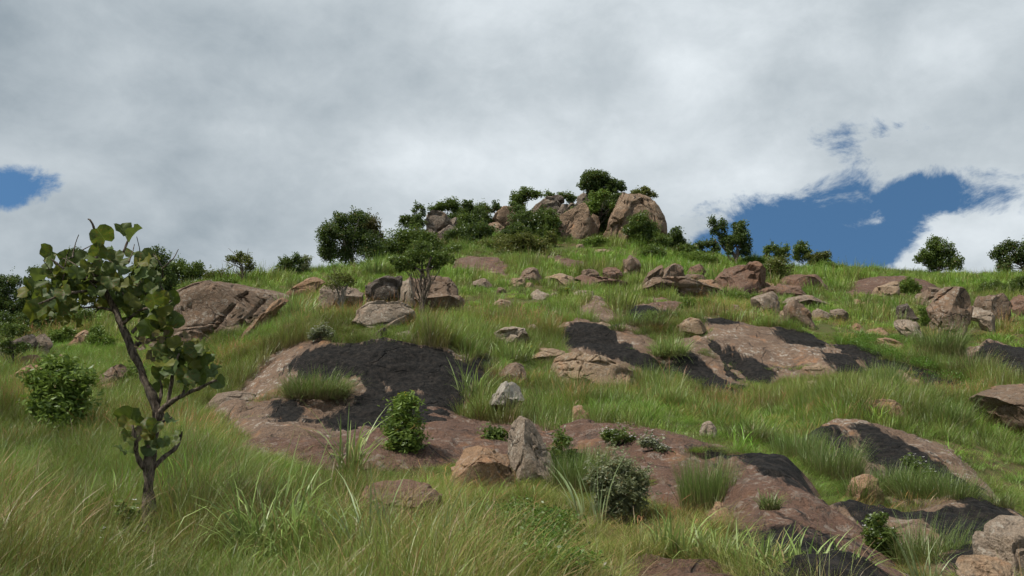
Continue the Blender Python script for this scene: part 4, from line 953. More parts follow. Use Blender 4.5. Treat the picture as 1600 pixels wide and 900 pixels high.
def build_tree(name, label, cat, style, lobes, base=None, Y=None, leaf=None, dens=1.0, trunk=None, group=None, seed=0, bark='bark_far', asp=0.55, fork=0, flowers=None, clump=0.40, low=0, dryfrac=0.03, twigs=None, stemless=False, flat=0.95, off=0.0, onrock=False, leafup=0.5, shoots=None):
    rs = np.random.default_rng(5000 + seed)
    lobes = np.array(lobes, float)
    if base is None: base = (lobes[:, 0].mean(), (lobes[:, 1] + lobes[:, 3]).max() + low)
    if Y is None:
        b = hit(base[0], base[1], off); Yb = b[1]
    else: Yb = Y
    B = at(base[0], base[1], Yb); B[2] = B[2] if onrock else min(B[2], float(hg(B[0], Yb)[0]))
    k = Yb / FPX
    root = empty(name, B); tag(root, label, cat, group)
    L = leaf if leaf else max(0.05, 3.4 * k)
    lp = L / k
    if Yb > 55:
        lobes = lobes.copy(); lobes[:, 2] *= 1.12; lobes[:, 3] *= 1.30
    if name == 'tree' and Yb > 80:
        gy = proj(B)[1]; lo_ = lobes[(lobes[:, 1] + lobes[:, 3]).argsort()[-2:]].copy()
        lo_[:, 1] += np.clip(gy - (lo_[:, 1] + lo_[:, 3]), 0, 16) * 0.5; lo_[:, 2] *= 0.85; lobes = np.concatenate([lobes, lo_])
    if name in ('bush', 'shrub'):
        gy = proj(B)[1]; lo_ = lobes[(lobes[:, 1] + lobes[:, 3]).argsort()[-3:]].copy()
        gap = gy - (lo_[:, 1] + lo_[:, 3])
        lo_[:, 1] += np.clip(gap, 0, 30) * 0.8 + 2
        lobes = np.concatenate([lobes, lo_])
    VV, CC = [], []; clumps = []
    for (x, y, rx, ry) in lobes:
        C = at(x, y, Yb + rs.uniform(-0.35, 0.35) * rx * k)
        R = np.array([rx, 0.5 * (rx + ry), ry]) * k
        n = int(max(20, dens * 6.5 * math.pi * rx * ry / (0.5 * lp * lp * asp)))
        m = max(16, int(3.6 * (1.0 / clump) ** 2))
        dd = rs.normal(size=(m, 3)); dd /= np.linalg.norm(dd, axis=1, keepdims=True)
        cc = C + dd * (rs.random(m) ** 0.45)[:, None] * R * 0.84
        sz = rs.uniform(0.7, 1.3, m) * clump * R.mean()
        clumps += list(cc)
        w = sz ** 2; idx = rs.choice(m, n, p=w / w.sum())
        p = rs.normal(size=(n, 3)); p /= np.linalg.norm(p, axis=1, keepdims=True)
        p *= (rs.random(n) ** 0.4)[:, None]
        P = cc[idx] + p * sz[idx][:, None] * np.array([1.25, 1.25, flat])
        VV.append(P); tv = np.clip(rs.normal(0.45, 0.22, n) + 0.6 * (rs.random(m)[idx] - 0.5), 0, 1)
        tv = np.where(rs.random(n) < dryfrac, rs.uniform(1.2, 1.8, n), tv); CC.append(tv)
    # straggling shoots that break the outline
    tops = np.array([at(x, y, Yb) for x, y, _, _ in lobes]); RL = lobes[:, 2:].mean(1) * k
    for _ in range(shoots if shoots is not None else 14):
        i_ = rs.integers(len(tops)); dr = rs.normal(size=3); dr[2] = abs(dr[2]) + 0.3; dr /= np.linalg.norm(dr)
        t_ = np.linspace(0.5, rs.uniform(1.1, 1.35 + 0.45 * (Yb < 26)), 14); sp = tops[i_] + dr * t_[:, None] * RL[i_] + rs.normal(size=(14, 3)) * L * 0.55
        VV.append(sp); CC.append(np.clip(rs.normal(0.6, 0.2, 14), 0, 1))
    P = np.concatenate(VV); tv = np.concatenate(CC)
    V, F = leaves(P, L, L * asp, rs, up=leafup)
    mesh_obj('crown', V, F, LEAF[style], parent=root, loc=B, attrs={'tint': np.repeat(tv, 4)})
    # trunk, limbs and boughs
    acc = Acc(); ctr = np.average(np.array([at(x, y, Yb) for x, y, _, _ in lobes]), axis=0, weights=lobes[:, 2] * lobes[:, 3])
    hgt = max(ctr[2] - B[2], 0.1)
    r0 = trunk * k if trunk else max(0.018 * hgt + 0.012, 0.6 * k)
    stems = 1 + fork
    if stemless: stems = 3
    starts = []
    for sidx in range(stems):
        top = ctr + np.array([rs.uniform(-.3, .3), rs.uniform(-.2, .2), rs.uniform(-0.25, 0.05)]) * hgt * (0.25 if stems == 1 else 0.6)
        st = B + np.array([0.0, 0, -0.25]) + (rs.normal(size=3) * np.array([1, 1, 0]) * r0 * 1.5 if sidx else 0)
        p = wiggle(st, top, 7, 0.035, rs)
        acc.add(*tube(p, r0 * np.linspace(1.15, 0.42, 7), 7)); starts.append(p)
    cl = np.array(clumps); pick = rs.choice(len(cl), min(len(cl), 16), replace=False)
    for q in cl[pick]:
        p0 = starts[rs.integers(len(starts))]; s0 = p0[rs.integers(2, 6)]
        p = wiggle(s0, q, 5, 0.06, rs)
        acc.add(*tube(p, r0 * np.linspace(0.45, 0.10, 5), 5))
    V, F = acc.get(); mesh_obj('trunk', V, F, MAT[bark], parent=root, loc=B, smooth=True)
    for tw in (twigs or []):
        p = np.array([at(x, y, Yb) for x, y in tw]); V, F = tube(p, np.linspace(1.0, 0.35, len(p)) * 0.8 * k, 5)
        mesh_obj('bare_twig', V, F, MAT['twig'], parent=root, loc=B, smooth=True)
    if Yb < 26: FOOT.append((B[0], Yb + 0.1, 0.5 * np.ptp(np.r_[lobes[:, 0] - lobes[:, 2], lobes[:, 0] + lobes[:, 2]]) * k * 0.7, 0.25))
    if flowers:
        col, cnt, fs = flowers
        sel = P[rs.choice(len(P), cnt)] + np.array([0, 0, L * 0.6]) + (P[rs.choice(len(P), cnt)] - ctr) * 0.05
        pv, pf = [], []
        for a in range(5):
            an = a / 5 * 2 * math.pi + rs.random(cnt) * 1.2
            dr = np.stack([np.cos(an), np.sin(an) * 0.7, 0.35 + 0 * an], 1)
            pr = np.stack([-np.sin(an), np.cos(an), 0 * an], 1)
            q = np.stack([sel, sel + dr * fs * 0.6 + pr * fs * 0.3, sel + dr * fs, sel + dr * fs * 0.6 - pr * fs * 0.3], 1).reshape(-1, 3)
            pv.append(q); pf.append(np.arange(4 * cnt).reshape(cnt, 4) + a * 4 * cnt)
        o = mesh_obj('blossoms', np.concatenate(pv), np.concatenate(pf), PETAL[col], parent=root, loc=B)
        o['kind'] = 'stuff'
    return root

GT, GS, GB = 'trees along the skyline', 'bushes on the summit', 'shrubs on the slope'
TREES = [
    # ---- skyline left
    ('tree', 'large dark leafy tree with reddish right crown on the left skyline', 'dark', [(518, 374, 22, 24), (530, 345, 13, 14), (556, 341, 18, 11), (552, 375, 26, 24), (578, 388, 22, 18), (513, 396, 15, 12), (540, 398, 20, 12)], dict(base=(550, 414), Y=74, trunk=3.0, bark='bark_pale', group=GT)),
    ('tree', 'reddish-brown leaved tree behind the large dark skyline tree', 'russet', [(574, 352, 22, 15), (586, 366, 14, 12), (566, 362, 16, 12)], dict(base=(574, 412), Y=77, group=GT, dens=0.8)),
    ('bush', 'broad rounded green thicket right of the large dark skyline tree', 'mid', [(618, 382, 26, 16), (645, 372, 26, 16), (602, 396, 18, 12), (668, 380, 22, 14)], dict(Y=82, group=GS, low=14)),
    ('tree', 'small crooked tree growing in front of the biggest cluster boulder', 'mid', [(655, 398, 34, 13), (622, 408, 20, 12), (692, 404, 24, 13), (655, 384, 26, 9), (640, 416, 20, 8), (676, 416, 18, 7), (624, 420, 9, 8)], dict(base=(662, 506), trunk=3.4, group=GT, dens=0.7, fork=1, bark='bark', clump=0.24)),
    ('tree', 'thin pale sapling before the hollow boulder', 'olive', [(522, 446, 20, 10), (545, 440, 18, 10), (530, 432, 22, 7)], dict(base=(534, 496), dens=0.32, bark='bark_pale', trunk=2.2, group=GB, clump=0.22, fork=1)),
    ('shrub', 'low dark shrub on the skyline left of the large tree', 'dark', [(446, 412, 14, 8), (462, 407, 12, 7)], dict(Y=64, low=8, group=GT)),
    ('shrub', 'grey feathery shrub on the skyline beside the low dark shrub', 'grey', [(478, 406, 8, 6), (470, 410, 6, 5)], dict(Y=65, low=8, group=GT, dens=0.7)),
    ('tree', 'sparse little tree with bare twigs on the left skyline', 'olive', [(372, 405, 12, 7), (386, 408, 12, 9), (362, 404, 9, 5), (390, 420, 9, 5), (376, 398, 7, 5)], dict(base=(381, 438), Y=57, dens=0.55, trunk=2.0, bark='bark', twigs=[[(377, 412), (368, 398), (357, 388)], [(378, 406), (386, 398), (388, 388)], [(380, 420), (360, 412), (348, 407)]], group=GT)),
    ('tree', 'bushy tree right of the foreground crown on the left skyline', 'mid', [(275, 418, 16, 12), (298, 430, 22, 16), (268, 436, 16, 14), (310, 418, 10, 8)], dict(Y=60, low=14, group=GT)),
    ('shrub', 'thin brownish shrub between the bushy tree and the sparse little tree', 'olive', [(335, 432, 16, 9), (352, 428, 14, 10), (325, 438, 14, 7)], dict(Y=59, low=8, dens=0.55, group=GT)),
    ('tree', 'tall dark tree behind the right side of the foreground crown', 'dark', [(244, 408, 20, 22), (226, 425, 20, 26), (256, 438, 18, 26), (238, 462, 28, 24), (262, 462, 18, 18)], dict(Y=46, low=25, group=GT)),
    ('tree', 'tall dark tree rising behind the middle of the foreground crown', 'dark', [(120, 400, 14, 14), (108, 425, 20, 20), (135, 440, 25, 25)], dict(Y=47, low=45, group=GT)),
    ('tree', 'dark tree behind the left side of the foreground crown', 'dark', [(54, 425, 10, 9), (62, 445, 20, 16), (85, 465, 22, 20), (40, 465, 18, 16)], dict(Y=45, low=28, group=GT)),
    ('tree', 'dense dark green tree at the left edge of the picture', 'dark', [(14, 444, 28, 18), (-10, 475, 34, 28), (30, 480, 26, 20), (-40, 455, 30, 24), (48, 470, 22, 22)], dict(Y=44, low=18, group=GT)),
    ('shrub', 'spindly shrub on thin stems above the dark tilted slab at the left edge', 'mid', [(8, 512, 22, 8), (34, 516, 14, 8), (18, 522, 16, 6)], dict(base=(24, 580), Y=27, dens=0.6, group=GB)),
    ('bush', 'lime green leafy bush beside the grey capped boulder', 'lime', [(92, 522, 18, 9), (108, 518, 12, 8), (80, 530, 12, 6)], dict(low=3, group=GB, stemless=True)),
    ('bush', 'light green bush behind the upper trunk of the foreground tree', 'lime', [(150, 520, 16, 12), (165, 533, 16, 9), (148, 535, 12, 6)], dict(low=4, group=GB, stemless=True)),
    ('bush', 'big bright ferny bush in the left middle distance', 'lime', [(92, 590, 36, 16), (66, 612, 26, 20), (114, 616, 28, 22), (92, 640, 38, 22), (52, 596, 16, 10), (132, 596, 14, 10), (100, 572, 16, 9), (76, 576, 14, 8)], dict(base=(95, 680), leaf=0.13, asp=0.34, flat=0.9, dens=0.5, leafup=0.1, shoots=130, group=GB, stemless=True, dryfrac=0.06, clump=0.30)),
    ('bush', 'dark leafy bush at the right foot of the slanted block by the foreground trunk', 'mid', [(212, 585, 14, 13), (222, 596, 14, 9), (204, 598, 10, 6)], dict(low=3, group=GB, leaf=0.12, stemless=True)),
    # ---- summit, left to right
    ('tree', 'thin open sapling on the skyline left of the summit pile', 'dark', [(652, 323, 8, 5), (660, 328, 6, 5), (648, 330, 5, 3)], dict(base=(658, 362), Y=98, dens=0.45, group=GT)),
    ('bush', 'dark round bush left of the summit pile', 'dark', [(642, 350, 18, 12), (654, 346, 12, 10), (632, 345, 8, 6)], dict(Y=96, low=10, group=GS)),
    ('tree', 'wide bushy tree behind the left summit pile', 'mid', [(688, 324, 14, 8), (704, 320, 16, 10), (715, 328, 10, 8), (676, 328, 8, 5)], dict(Y=104, low=22, group=GT)),
    ('tree', 'flat-topped little tree on two stems on the summit ridge', 'dark', [(732, 319, 11, 5), (728, 323, 9, 4)], dict(base=(736, 352), Y=103, fork=1, group=GT)),
    ('bush', 'green bush below the flat-topped little tree', 'mid', [(724, 345, 14, 10), (715, 352, 10, 8)], dict(Y=101, low=10, group=GS)),
    ('bush', 'leafy bush left of the tan ledged summit rock', 'dark', [(752, 338, 16, 11), (745, 350, 18, 12), (762, 346, 10, 9)], dict(Y=102, low=12, group=GS)),
    ('bush', 'broad dark bush at the foot of the left summit pile', 'dark', [(728, 368, 24, 14), (706, 372, 16, 12), (750, 362, 20, 13), (735, 384, 20, 12), (765, 362, 10, 8)], dict(Y=93, low=8, group=GS)),
    ('bush', 'low olive bush under the broad dark summit bush', 'olive', [(752, 386, 16, 9), (740, 394, 14, 7), (716, 386, 10, 10)], dict(Y=89, low=4, group=GS)),
    ('shrub', 'small dark shrub on top left of the tan ledged summit rock', 'dark', [(774, 322, 7, 6), (780, 327, 7, 5), (768, 328, 7, 4)], dict(Y=106, low=10, group=GS)),
    ('tree', 'rounded green tree on the summit behind the big grey dome', 'mid', [(812, 308, 14, 10), (822, 302, 12, 9), (838, 303, 12, 6), (806, 318, 12, 8)], dict(Y=110, low=16, group=GT)),
    ('shrub', 'low shrub on the skyline between the grey dome and the central cliff', 'mid', [(882, 306, 12, 5), (892, 310, 9, 6), (858, 306, 10, 4)], dict(Y=111, low=12, group=GS)),
    ('bush', 'wide dark thicket below the big grey summit dome', 'dark', [(818, 344, 20, 14), (840, 342, 24, 15), (858, 350, 18, 14), (835, 360, 26, 12)], dict(Y=98, low=10, group=GS)),
    ('bush', 'bright green bush between the dark thicket and the stacked slabs', 'mid', [(862, 340, 11, 12), (868, 352, 7, 10), (858, 358, 8, 8)], dict(Y=95, low=18, group=GS)),
    ('bush', 'large olive bush in front of the summit rocks', 'olive', [(800, 386, 28, 17), (820, 376, 26, 14), (835, 392, 24, 16), (790, 400, 22, 13), (812, 405, 28, 13)], dict(Y=84, low=3, group=GS, stemless=True, dryfrac=0.08)),
    ('bush', 'low spreading russet bush right of the large olive bush', 'russet', [(852, 405, 18, 10), (872, 410, 14, 7), (840, 412, 14, 7)], dict(Y=80, low=3, group=GS, stemless=True)),
    ('tree', 'slim young tree left of the stacked slabs', 'olive', [(862, 370, 8, 8), (860, 378, 9, 6)], dict(base=(862, 396), Y=91, dens=0.8, group=GS)),
    ('tree', 'big dark umbrella-shaped tree crowning the summit', 'dark', [(922, 278, 16, 11), (938, 279, 18, 10), (958, 286, 16, 8), (972, 294, 9, 4), (914, 288, 10, 8), (930, 292, 18, 10), (950, 295, 16, 8)], dict(base=(935, 345), Y=103, trunk=2.6, dens=1.4, bark='bark', group=GT)),
    ('tree', 'yellow-green tree under the dark umbrella tree', 'lime', [(934, 308, 14, 7), (928, 317, 16, 7), (944, 304, 9, 6), (960, 322, 9, 5)], dict(base=(935, 350), Y=99.5, group=GS)),
    ('bush', 'deep dark bush filling the cleft between the two cliffs', 'dark', [(932, 328, 12, 12), (945, 330, 12, 16), (948, 350, 9, 16), (938, 345, 8, 12), (960, 312, 14, 9)], dict(Y=101, low=16, group=GS)),
    ('tree', 'spreading little tree on top of the right cliff', 'olive', [(998, 302, 14, 6), (1008, 298, 10, 5), (1020, 304, 9, 4), (990, 306, 8, 4)], dict(base=(1002, 316), Y=99, group=GT, onrock=True)),
    ('bush', 'dense green bush climbing the front of the right cliff', 'mid', [(1000, 348, 17, 15), (1015, 362, 20, 14), (985, 362, 12, 12), (1030, 372, 20, 10), (1000, 374, 16, 8)], dict(Y=92, low=8, group=GS)),
    ('tree', 'dark tree at the right foot of the right cliff', 'dark', [(1058, 364, 13, 9), (1048, 374, 12, 10), (1064, 376, 8, 7)], dict(Y=94, low=10, group=GT)),
    ('bush', 'ball-shaped green bush below the right cliff', 'mid', [(1020, 398, 17, 13), (1012, 404, 12, 9), (1030, 404, 12, 9)], dict(Y=80, low=3, group=GS, stemless=True)),
    ('bush', 'bright leafy patch at the foot of the cleft between the cliffs', 'lime', [(930, 378, 16, 7), (945, 382, 12, 6), (916, 382, 9, 5)], dict(Y=92, low=3, group=GS, stemless=True)),
    # ---- skyline right
    ('bush', 'flat dark bush on the skyline left of the paired trees', 'dark', [(1094, 384, 12, 5), (1110, 382, 13, 6), (1120, 388, 8, 5)], dict(Y=98, low=6, group=GT)),
    ('tree', 'sparse left one of the paired trees on the right skyline', 'dark', [(1114, 348, 9, 8), (1128, 354, 11, 9), (1118, 362, 9, 8), (1130, 370, 8, 8), (1138, 382, 5, 8)], dict(base=(1148, 406), Y=84, dens=0.6, group=GT, bark='bark', trunk=1.8)),
    ('tree', 'dense right one of the paired trees on the right skyline', 'dark', [(1154, 356, 12, 11), (1158, 372, 15, 13), (1144, 376, 11, 10), (1164, 384, 10, 8), (1140, 386, 6, 5)], dict(base=(1150, 410), Y=83, group=GT, bark='bark', trunk=2.6, dens=1.1)),
    ('tree', 'flat bushy tree on the skyline right of the paired trees', 'mid', [(1206, 388, 12, 5), (1222, 392, 14, 6), (1198, 393, 7, 4)], dict(Y=94, low=14, group=GT)),
    ('tree', 'small round tree on the right skyline', 'mid', [(1253, 386, 11, 8), (1246, 394, 8, 6), (1260, 394, 7, 6)], dict(Y=92, low=12, group=GT)),
    ('tree', 'low wide tree right of the small round skyline tree', 'olive', [(1272, 402, 14, 5), (1288, 400, 11, 6), (1284, 408, 14, 4)], dict(Y=90, low=10, group=GT)),
    ('shrub', 'pale feathery shrub before the long low brown rock', 'olive', [(1215, 412, 22, 10), (1226, 424, 18, 9), (1205, 424, 10, 8)], dict(base=(1218, 455), dens=0.5, group=GB, Y=66)),
    ('bush', 'dark bush right of the massive dark red boulder', 'dark', [(1190, 424, 11, 8), (1196, 434, 10, 7)], dict(Y=65, low=10, group=GB)),
    ('tree', 'lone spreading tree on the right skyline', 'mid', [(1462, 384, 16, 9), (1448, 398, 17, 10), (1478, 394, 17, 11), (1490, 408, 14, 7), (1436, 404, 8, 5), (1462, 408, 20, 9), (1462, 374, 7, 4)], dict(base=(1466, 432), Y=88, group=GT, bark='bark', trunk=2.2)),
    ('tree', 'reddish-green tree at the right edge of the skyline', 'dark', [(1560, 396, 14, 9), (1578, 386, 13, 9), (1590, 400, 16, 11), (1570, 410, 16, 7), (1604, 384, 12, 9), (1612, 405, 16, 12)], dict(base=(1600, 440), Y=86, group=GT, bark='bark', trunk=2.2, dryfrac=0.10)),
    ('bush', 'round clump of tall green plants below the red skyline dome', 'lime', [(1420, 445, 13, 8), (1410, 450, 8, 5), (1432, 450, 8, 5)], dict(low=4, group=GB, stemless=True, asp=0.3)),
    ('bush', 'green leafy plants at the right edge below the skyline tree', 'mid', [(1560, 450, 16, 8), (1545, 446, 14, 7), (1585, 448, 14, 9), (1600, 440, 14, 8)], dict(low=4, group=GB, stemless=True, asp=0.3)),
    ('bush', 'bright plant left of the biggest standing boulder', 'lime', [(1443, 485, 9, 8), (1446, 496, 8, 8)], dict(low=4, group=GB, stemless=True, asp=0.3)),
    ('tree', 'dark leafy tree behind the foreground trunk fork on the left', 'dark', [(178, 448, 22, 22), (195, 470, 22, 20), (165, 475, 20, 18)], dict(Y=48, low=25, group=GT)),
    ('bush', 'dark bush band under the tree at the left edge of the picture', 'dark', [(10, 500, 28, 12), (45, 498, 24, 12), (-25, 505, 26, 14)], dict(Y=40, low=6, group=GB)),
    ('bush', 'green bush band below the dark tree behind the foreground crown', 'mid', [(95, 498, 26, 12), (130, 496, 24, 12), (70, 502, 18, 10)], dict(Y=42, low=5, group=GB)),
    ('bush', 'dark rounded bush left of the broad summit thicket', 'dark', [(640, 380, 20, 12), (660, 378, 18, 12), (676, 392, 18, 10)], dict(Y=90, low=6, group=GS)),
    ('bush', 'mid green bush on the left shoulder below the summit pile', 'mid', [(690, 398, 22, 11), (712, 394, 18, 10), (672, 394, 16, 10)], dict(Y=86, low=4, group=GS)),
    ('bush', 'dark bush under the rounded green summit tree', 'dark', [(800, 336, 14, 10), (812, 330, 14, 10), (790, 346, 10, 8)], dict(Y=102, low=6, group=GS)),
    ('bush', 'dark bush between the tan ledged rock and the wide dark thicket', 'dark', [(806, 358, 14, 11), (796, 366, 12, 9), (818, 364, 14, 9)], dict(Y=95, low=5, group=GS)),
    ('bush', 'olive bush along the foot of the ledged summit rock', 'olive', [(776, 378, 16, 9), (760, 382, 14, 8), (790, 374, 12, 8)], dict(Y=91, low=4, group=GS)),
    ('bush', 'low green bush on the skyline right of the dark cliff-foot tree', 'mid', [(1078, 388, 12, 6), (1066, 392, 12, 7)], dict(Y=92, low=4, group=GS)),
    ('bush', 'tall leafy weeds on the skyline between the round tree and the red dome', 'lime', [(1310, 420, 18, 6), (1290, 416, 16, 6)], dict(Y=86, low=3, group=GB, stemless=True, asp=0.3)),
    ('bush', 'bright leafy weeds on the skyline below the paired trees', 'lime', [(1180, 408, 16, 7), (1168, 412, 14, 6), (1196, 410, 12, 6)], dict(Y=84, low=3, group=GB, stemless=True, asp=0.3)),
    ('bush', 'bright leafy weeds along the crest left of the paired trees', 'lime', [(1090, 402, 20, 7), (1066, 404, 18, 7), (1110, 404, 16, 6)], dict(Y=82, low=3, group=GB, stemless=True, asp=0.3)),
    ('bush', 'bright weeds on the crest behind the dome boulder', 'lime', [(320, 446, 22, 6), (355, 440, 20, 6), (290, 452, 16, 5)], dict(Y=54, low=3, group=GB, stemless=True, asp=0.3)),
    ('bush', 'bright weeds on the crest right of the dome boulder', 'lime', [(410, 434, 18, 6), (392, 438, 14, 5)], dict(Y=60, low=3, group=GB, stemless=True, asp=0.3)),
    ('bush', 'leafy weeds in the grass above the wide tan slab', 'lime', [(1100, 474, 20, 6), (1075, 470, 16, 5)], dict(low=3, group=GB, stemless=True, asp=0.3)),
    ('bush', 'straggly green plants below the reddish upper block', 'lime', [(1150, 464, 22, 6), (1175, 466, 14, 6)], dict(low=3, group=GB, stemless=True, asp=0.3)),
    ('bush', 'dark bush packed behind the narrow grey rock of the summit', 'dark', [(718, 338, 12, 10), (706, 342, 10, 8)], dict(Y=103, low=8, group=GS)),
    ('bush', 'green bush topping the ridge between the summit pile and the ledged rock', 'mid', [(756, 326, 12, 8), (742, 332, 12, 8)], dict(Y=106, low=10, group=GS)),
    ('bush', 'green bush at the right shoulder of the big grey summit dome', 'mid', [(890, 338, 9, 8), (898, 332, 8, 7)], dict(Y=102, low=8, group=GS)),
    ('bush', 'olive bush before the left summit pile', 'olive', [(668, 392, 16, 9), (690, 388, 14, 9)], dict(Y=92, low=4, group=GS)),
    # ---- near shrubs
    ('shrub', 'dense round grey-green shrub in front of the long brown rock sheet', 'grey', [(962, 730, 36, 16), (936, 748, 26, 20), (992, 750, 28, 22), (962, 765, 42, 22), (962, 785, 40, 16)], dict(base=(965, 815), leaf=0.045, asp=0.32, group=GB, stemless=True, clump=0.2, dens=0.62, dryfrac=0.10, shoots=120, leafup=0.2)),
    ('shrub', 'leafy pinnate shrub with yellowing tip before the reddish rock sheet', 'lime', [(628, 652, 22, 20), (645, 668, 20, 20), (612, 672, 18, 20), (632, 690, 24, 18), (640, 632, 12, 9)], dict(base=(630, 722), leaf=0.085, asp=0.34, leafup=0.1, shoots=100, dens=0.45, group=GB, stemless=True, dryfrac=0.12, clump=0.28)),
    ('shrub', 'yellow-flowering sprig above the leafy pinnate shrub', 'lime', [(634, 622, 15, 6), (622, 628, 8, 5)], dict(base=(634, 660), leaf=0.07, asp=0.35, group=GB, flowers=('yellow', 60, 0.03), stemless=True)),
    ('flowering_plant', 'white-flowered plant on the upper rim of the black-faced dome', 'grey', [(500, 518, 14, 9), (490, 526, 10, 6), (513, 523, 10, 6)], dict(base=(501, 536), leaf=0.07, asp=0.4, group='white-flowering plants', flowers=('white', 160, 0.035), stemless=True)),
    ('flowering_plant', 'leafy white-flowered clump in a crevice above the round shrub', 'mid', [(965, 680, 22, 9), (950, 684, 14, 7), (982, 688, 12, 8)], dict(base=(966, 700), leaf=0.06, asp=0.4, group='white-flowering plants', flowers=('white', 130, 0.03), stemless=True)),
    ('flowering_plant', 'spreading white-flowered plant right of the crevice clump', 'grey', [(1012, 692, 16, 8), (1030, 700, 16, 9), (1040, 714, 12, 10)], dict(base=(1026, 722), leaf=0.06, asp=0.4, group='white-flowering plants', flowers=('white', 150, 0.03), stemless=True)),
    ('flowering_plant', 'white-flowered plant among the tussocks below the tilted slab', 'mid', [(1432, 728, 14, 9), (1450, 742, 12, 9), (1420, 722, 10, 6)], dict(base=(1438, 760), leaf=0.05, asp=0.4, group='white-flowering plants', flowers=('white', 110, 0.025), stemless=True)),
    ('bush', 'low leafy bush with pale flowers between the brown sheet and the black slab', 'mid', [(1372, 815, 20, 16), (1385, 838, 22, 18), (1362, 835, 16, 16), (1392, 856, 16, 12)], dict(base=(1380, 880), leaf=0.045, asp=0.42, group=GB, flowers=('white', 60, 0.02), stemless=True, clump=0.2)),
    ('flowering_plant', 'small white-flowered herb at the foot of the foreground tree', 'mid', [(195, 805, 16, 20), (180, 850, 20, 22), (205, 850, 18, 20)], dict(base=(190, 885), leaf=0.05, asp=0.5, group='white-flowering plants', flowers=('white', 34, 0.022), stemless=True, dens=0.5)),
    ('bush', 'dark leafy plants right of the upright pointed rock', 'mid', [(878, 690, 16, 16), (870, 712, 16, 16), (895, 716, 16, 16)], dict(base=(882, 745), leaf=0.07, asp=0.4, group=GB, stemless=True, dens=0.6)),
    ('bush', 'leafy green plant left of the upright pointed rock', 'mid', [(775, 678, 20, 10), (765, 690, 20, 9)], dict(base=(770, 708), leaf=0.08, asp=0.45, group=GB, stemless=True)),
    ('flowering_plant', 'yellow-flowered weed below the flat-topped grey boulder', 'mid', [(827, 548, 5, 5), (826, 556, 7, 4)], dict(base=(826, 566), leaf=0.06, asp=0.3, group='yellow-flowering plants', flowers=('yellow', 14, 0.06), stemless=True)),
    ('flowering_plant', 'yellow-green weed above the pale stepped slab', 'lime', [(884, 455, 12, 5), (878, 460, 8, 4)], dict(low=4, asp=0.3, group='yellow-flowering plants', flowers=('yellow', 30, 0.08), stemless=True)),
]
for _k, (_nm, _lb, _st, _lo, _op) in enumerate(TREES):
    _cat = {'flowering_plant': 'plant'}.get(_nm, _nm)
    build_tree(_nm, _lb, _cat, _st, _lo, seed=_k, **_op)

# ------------------------------------------------------------------ grass blades
def blades(n, H, r0, w, rs, lean=0.25, curve=0.9, K=4, wind=(0.12, 0.03), hvar=0.35, dry=0.12, rough_base=1.0, seed_heads=0.0):
    """n curved blades from a disc of radius r0; returns V, quads, h, b, d"""
    rr = r0 * np.sqrt(rs.random(n)); an = rs.uniform(0, 2 * math.pi, n)
    bx, by = rr * np.cos(an), rr * np.sin(an)
    phi = an + rs.normal(0, 0.9, n)
    Lh = H * (1 + hvar * rs.normal(size=n)).clip(0.3, 1.7)
    th0 = np.abs(rs.normal(0, lean, n)) + 0.03; kap = np.abs(rs.normal(curve, curve * 0.5, n))
    t = np.linspace(0, 1, K + 1)
    th = th0[:, None] + kap[:, None] * t[None] ** 1.4
    ds = Lh[:, None] / K
    r = np.concatenate([np.zeros((n, 1)), np.cumsum(np.sin(0.5 * (th[:, 1:] + th[:, :-1])) * ds, 1)], 1)
    z = np.concatenate([np.zeros((n, 1)), np.cumsum(np.cos(0.5 * (th[:, 1:] + th[:, :-1])) * ds, 1)], 1)
    x = bx[:, None] + r * np.cos(phi)[:, None] + wind[0] * (t[None] ** 2) * Lh[:, None]
    y = by[:, None] + r * np.sin(phi)[:, None] + wind[1] * (t[None] ** 2) * Lh[:, None]
    ww = 0.5 * w * rs.uniform(0.6, 1.3, n)[:, None] * np.clip(1.02 - t[None] ** 1.7, 0.05, 1) * np.clip(0.55 + 2.5 * t[None], 0, 1)
    if seed_heads > 0:
        sh = rs.random(n) < seed_heads
        ww[sh] = 0.5 * w * np.interp(t, [0, 0.7, 0.85, 1.0], [0.45, 0.4, 1.3, 0.3])[None]
    ps = phi + math.pi / 2 + rs.normal(0, 0.5, n)
    sx, sy = np.cos(ps)[:, None] * ww, np.sin(ps)[:, None] * ww
    A = np.stack([x - sx, y - sy, z], -1); B = np.stack([x + sx, y + sy, z], -1)
    V = np.stack([A, B], 2).reshape(-1, 3)
    k = np.arange(n)[:, None] * (2 * (K + 1)) + 2 * np.arange(K)[None]
    F = np.stack([k, k + 1, k + 3, k + 2], -1).reshape(-1, 4)
    h = np.repeat(np.repeat(t[None], n, 0).ravel(), 2)
    b = np.repeat(rs.random(n), 2 * (K + 1))
    d = np.where(rs.random(n) < dry, rs.uniform(0.5, 1.0, n), 0.0)
    d = np.repeat(d, 2 * (K + 1))
    if seed_heads > 0: d = np.maximum(d, np.repeat(sh.astype(float), 2 * (K + 1)) * 0.85 * np.clip((h - 0.55) / 0.2, 0, 1))
    return V, F, h, b, d

GM = {
    'fine': grass_mat('fine_grass', (0.142, 0.136, 0.048), (0.162, 0.228, 0.050), (0.25, 0.175, 0.095)),
    'lime': grass_mat('bright_grass', (0.15, 0.17, 0.05), (0.23, 0.32, 0.085), (0.30, 0.24, 0.10), inst=False),
    'green': grass_mat('tussock_grass', (0.15, 0.13, 0.055), (0.135, 0.200, 0.045), (0.28, 0.21, 0.11), inst=False),
    'blue': grass_mat('blue_green_blade', (0.14, 0.15, 0.06), (0.20, 0.26, 0.11), (0.30, 0.26, 0.14), inst=False),
}

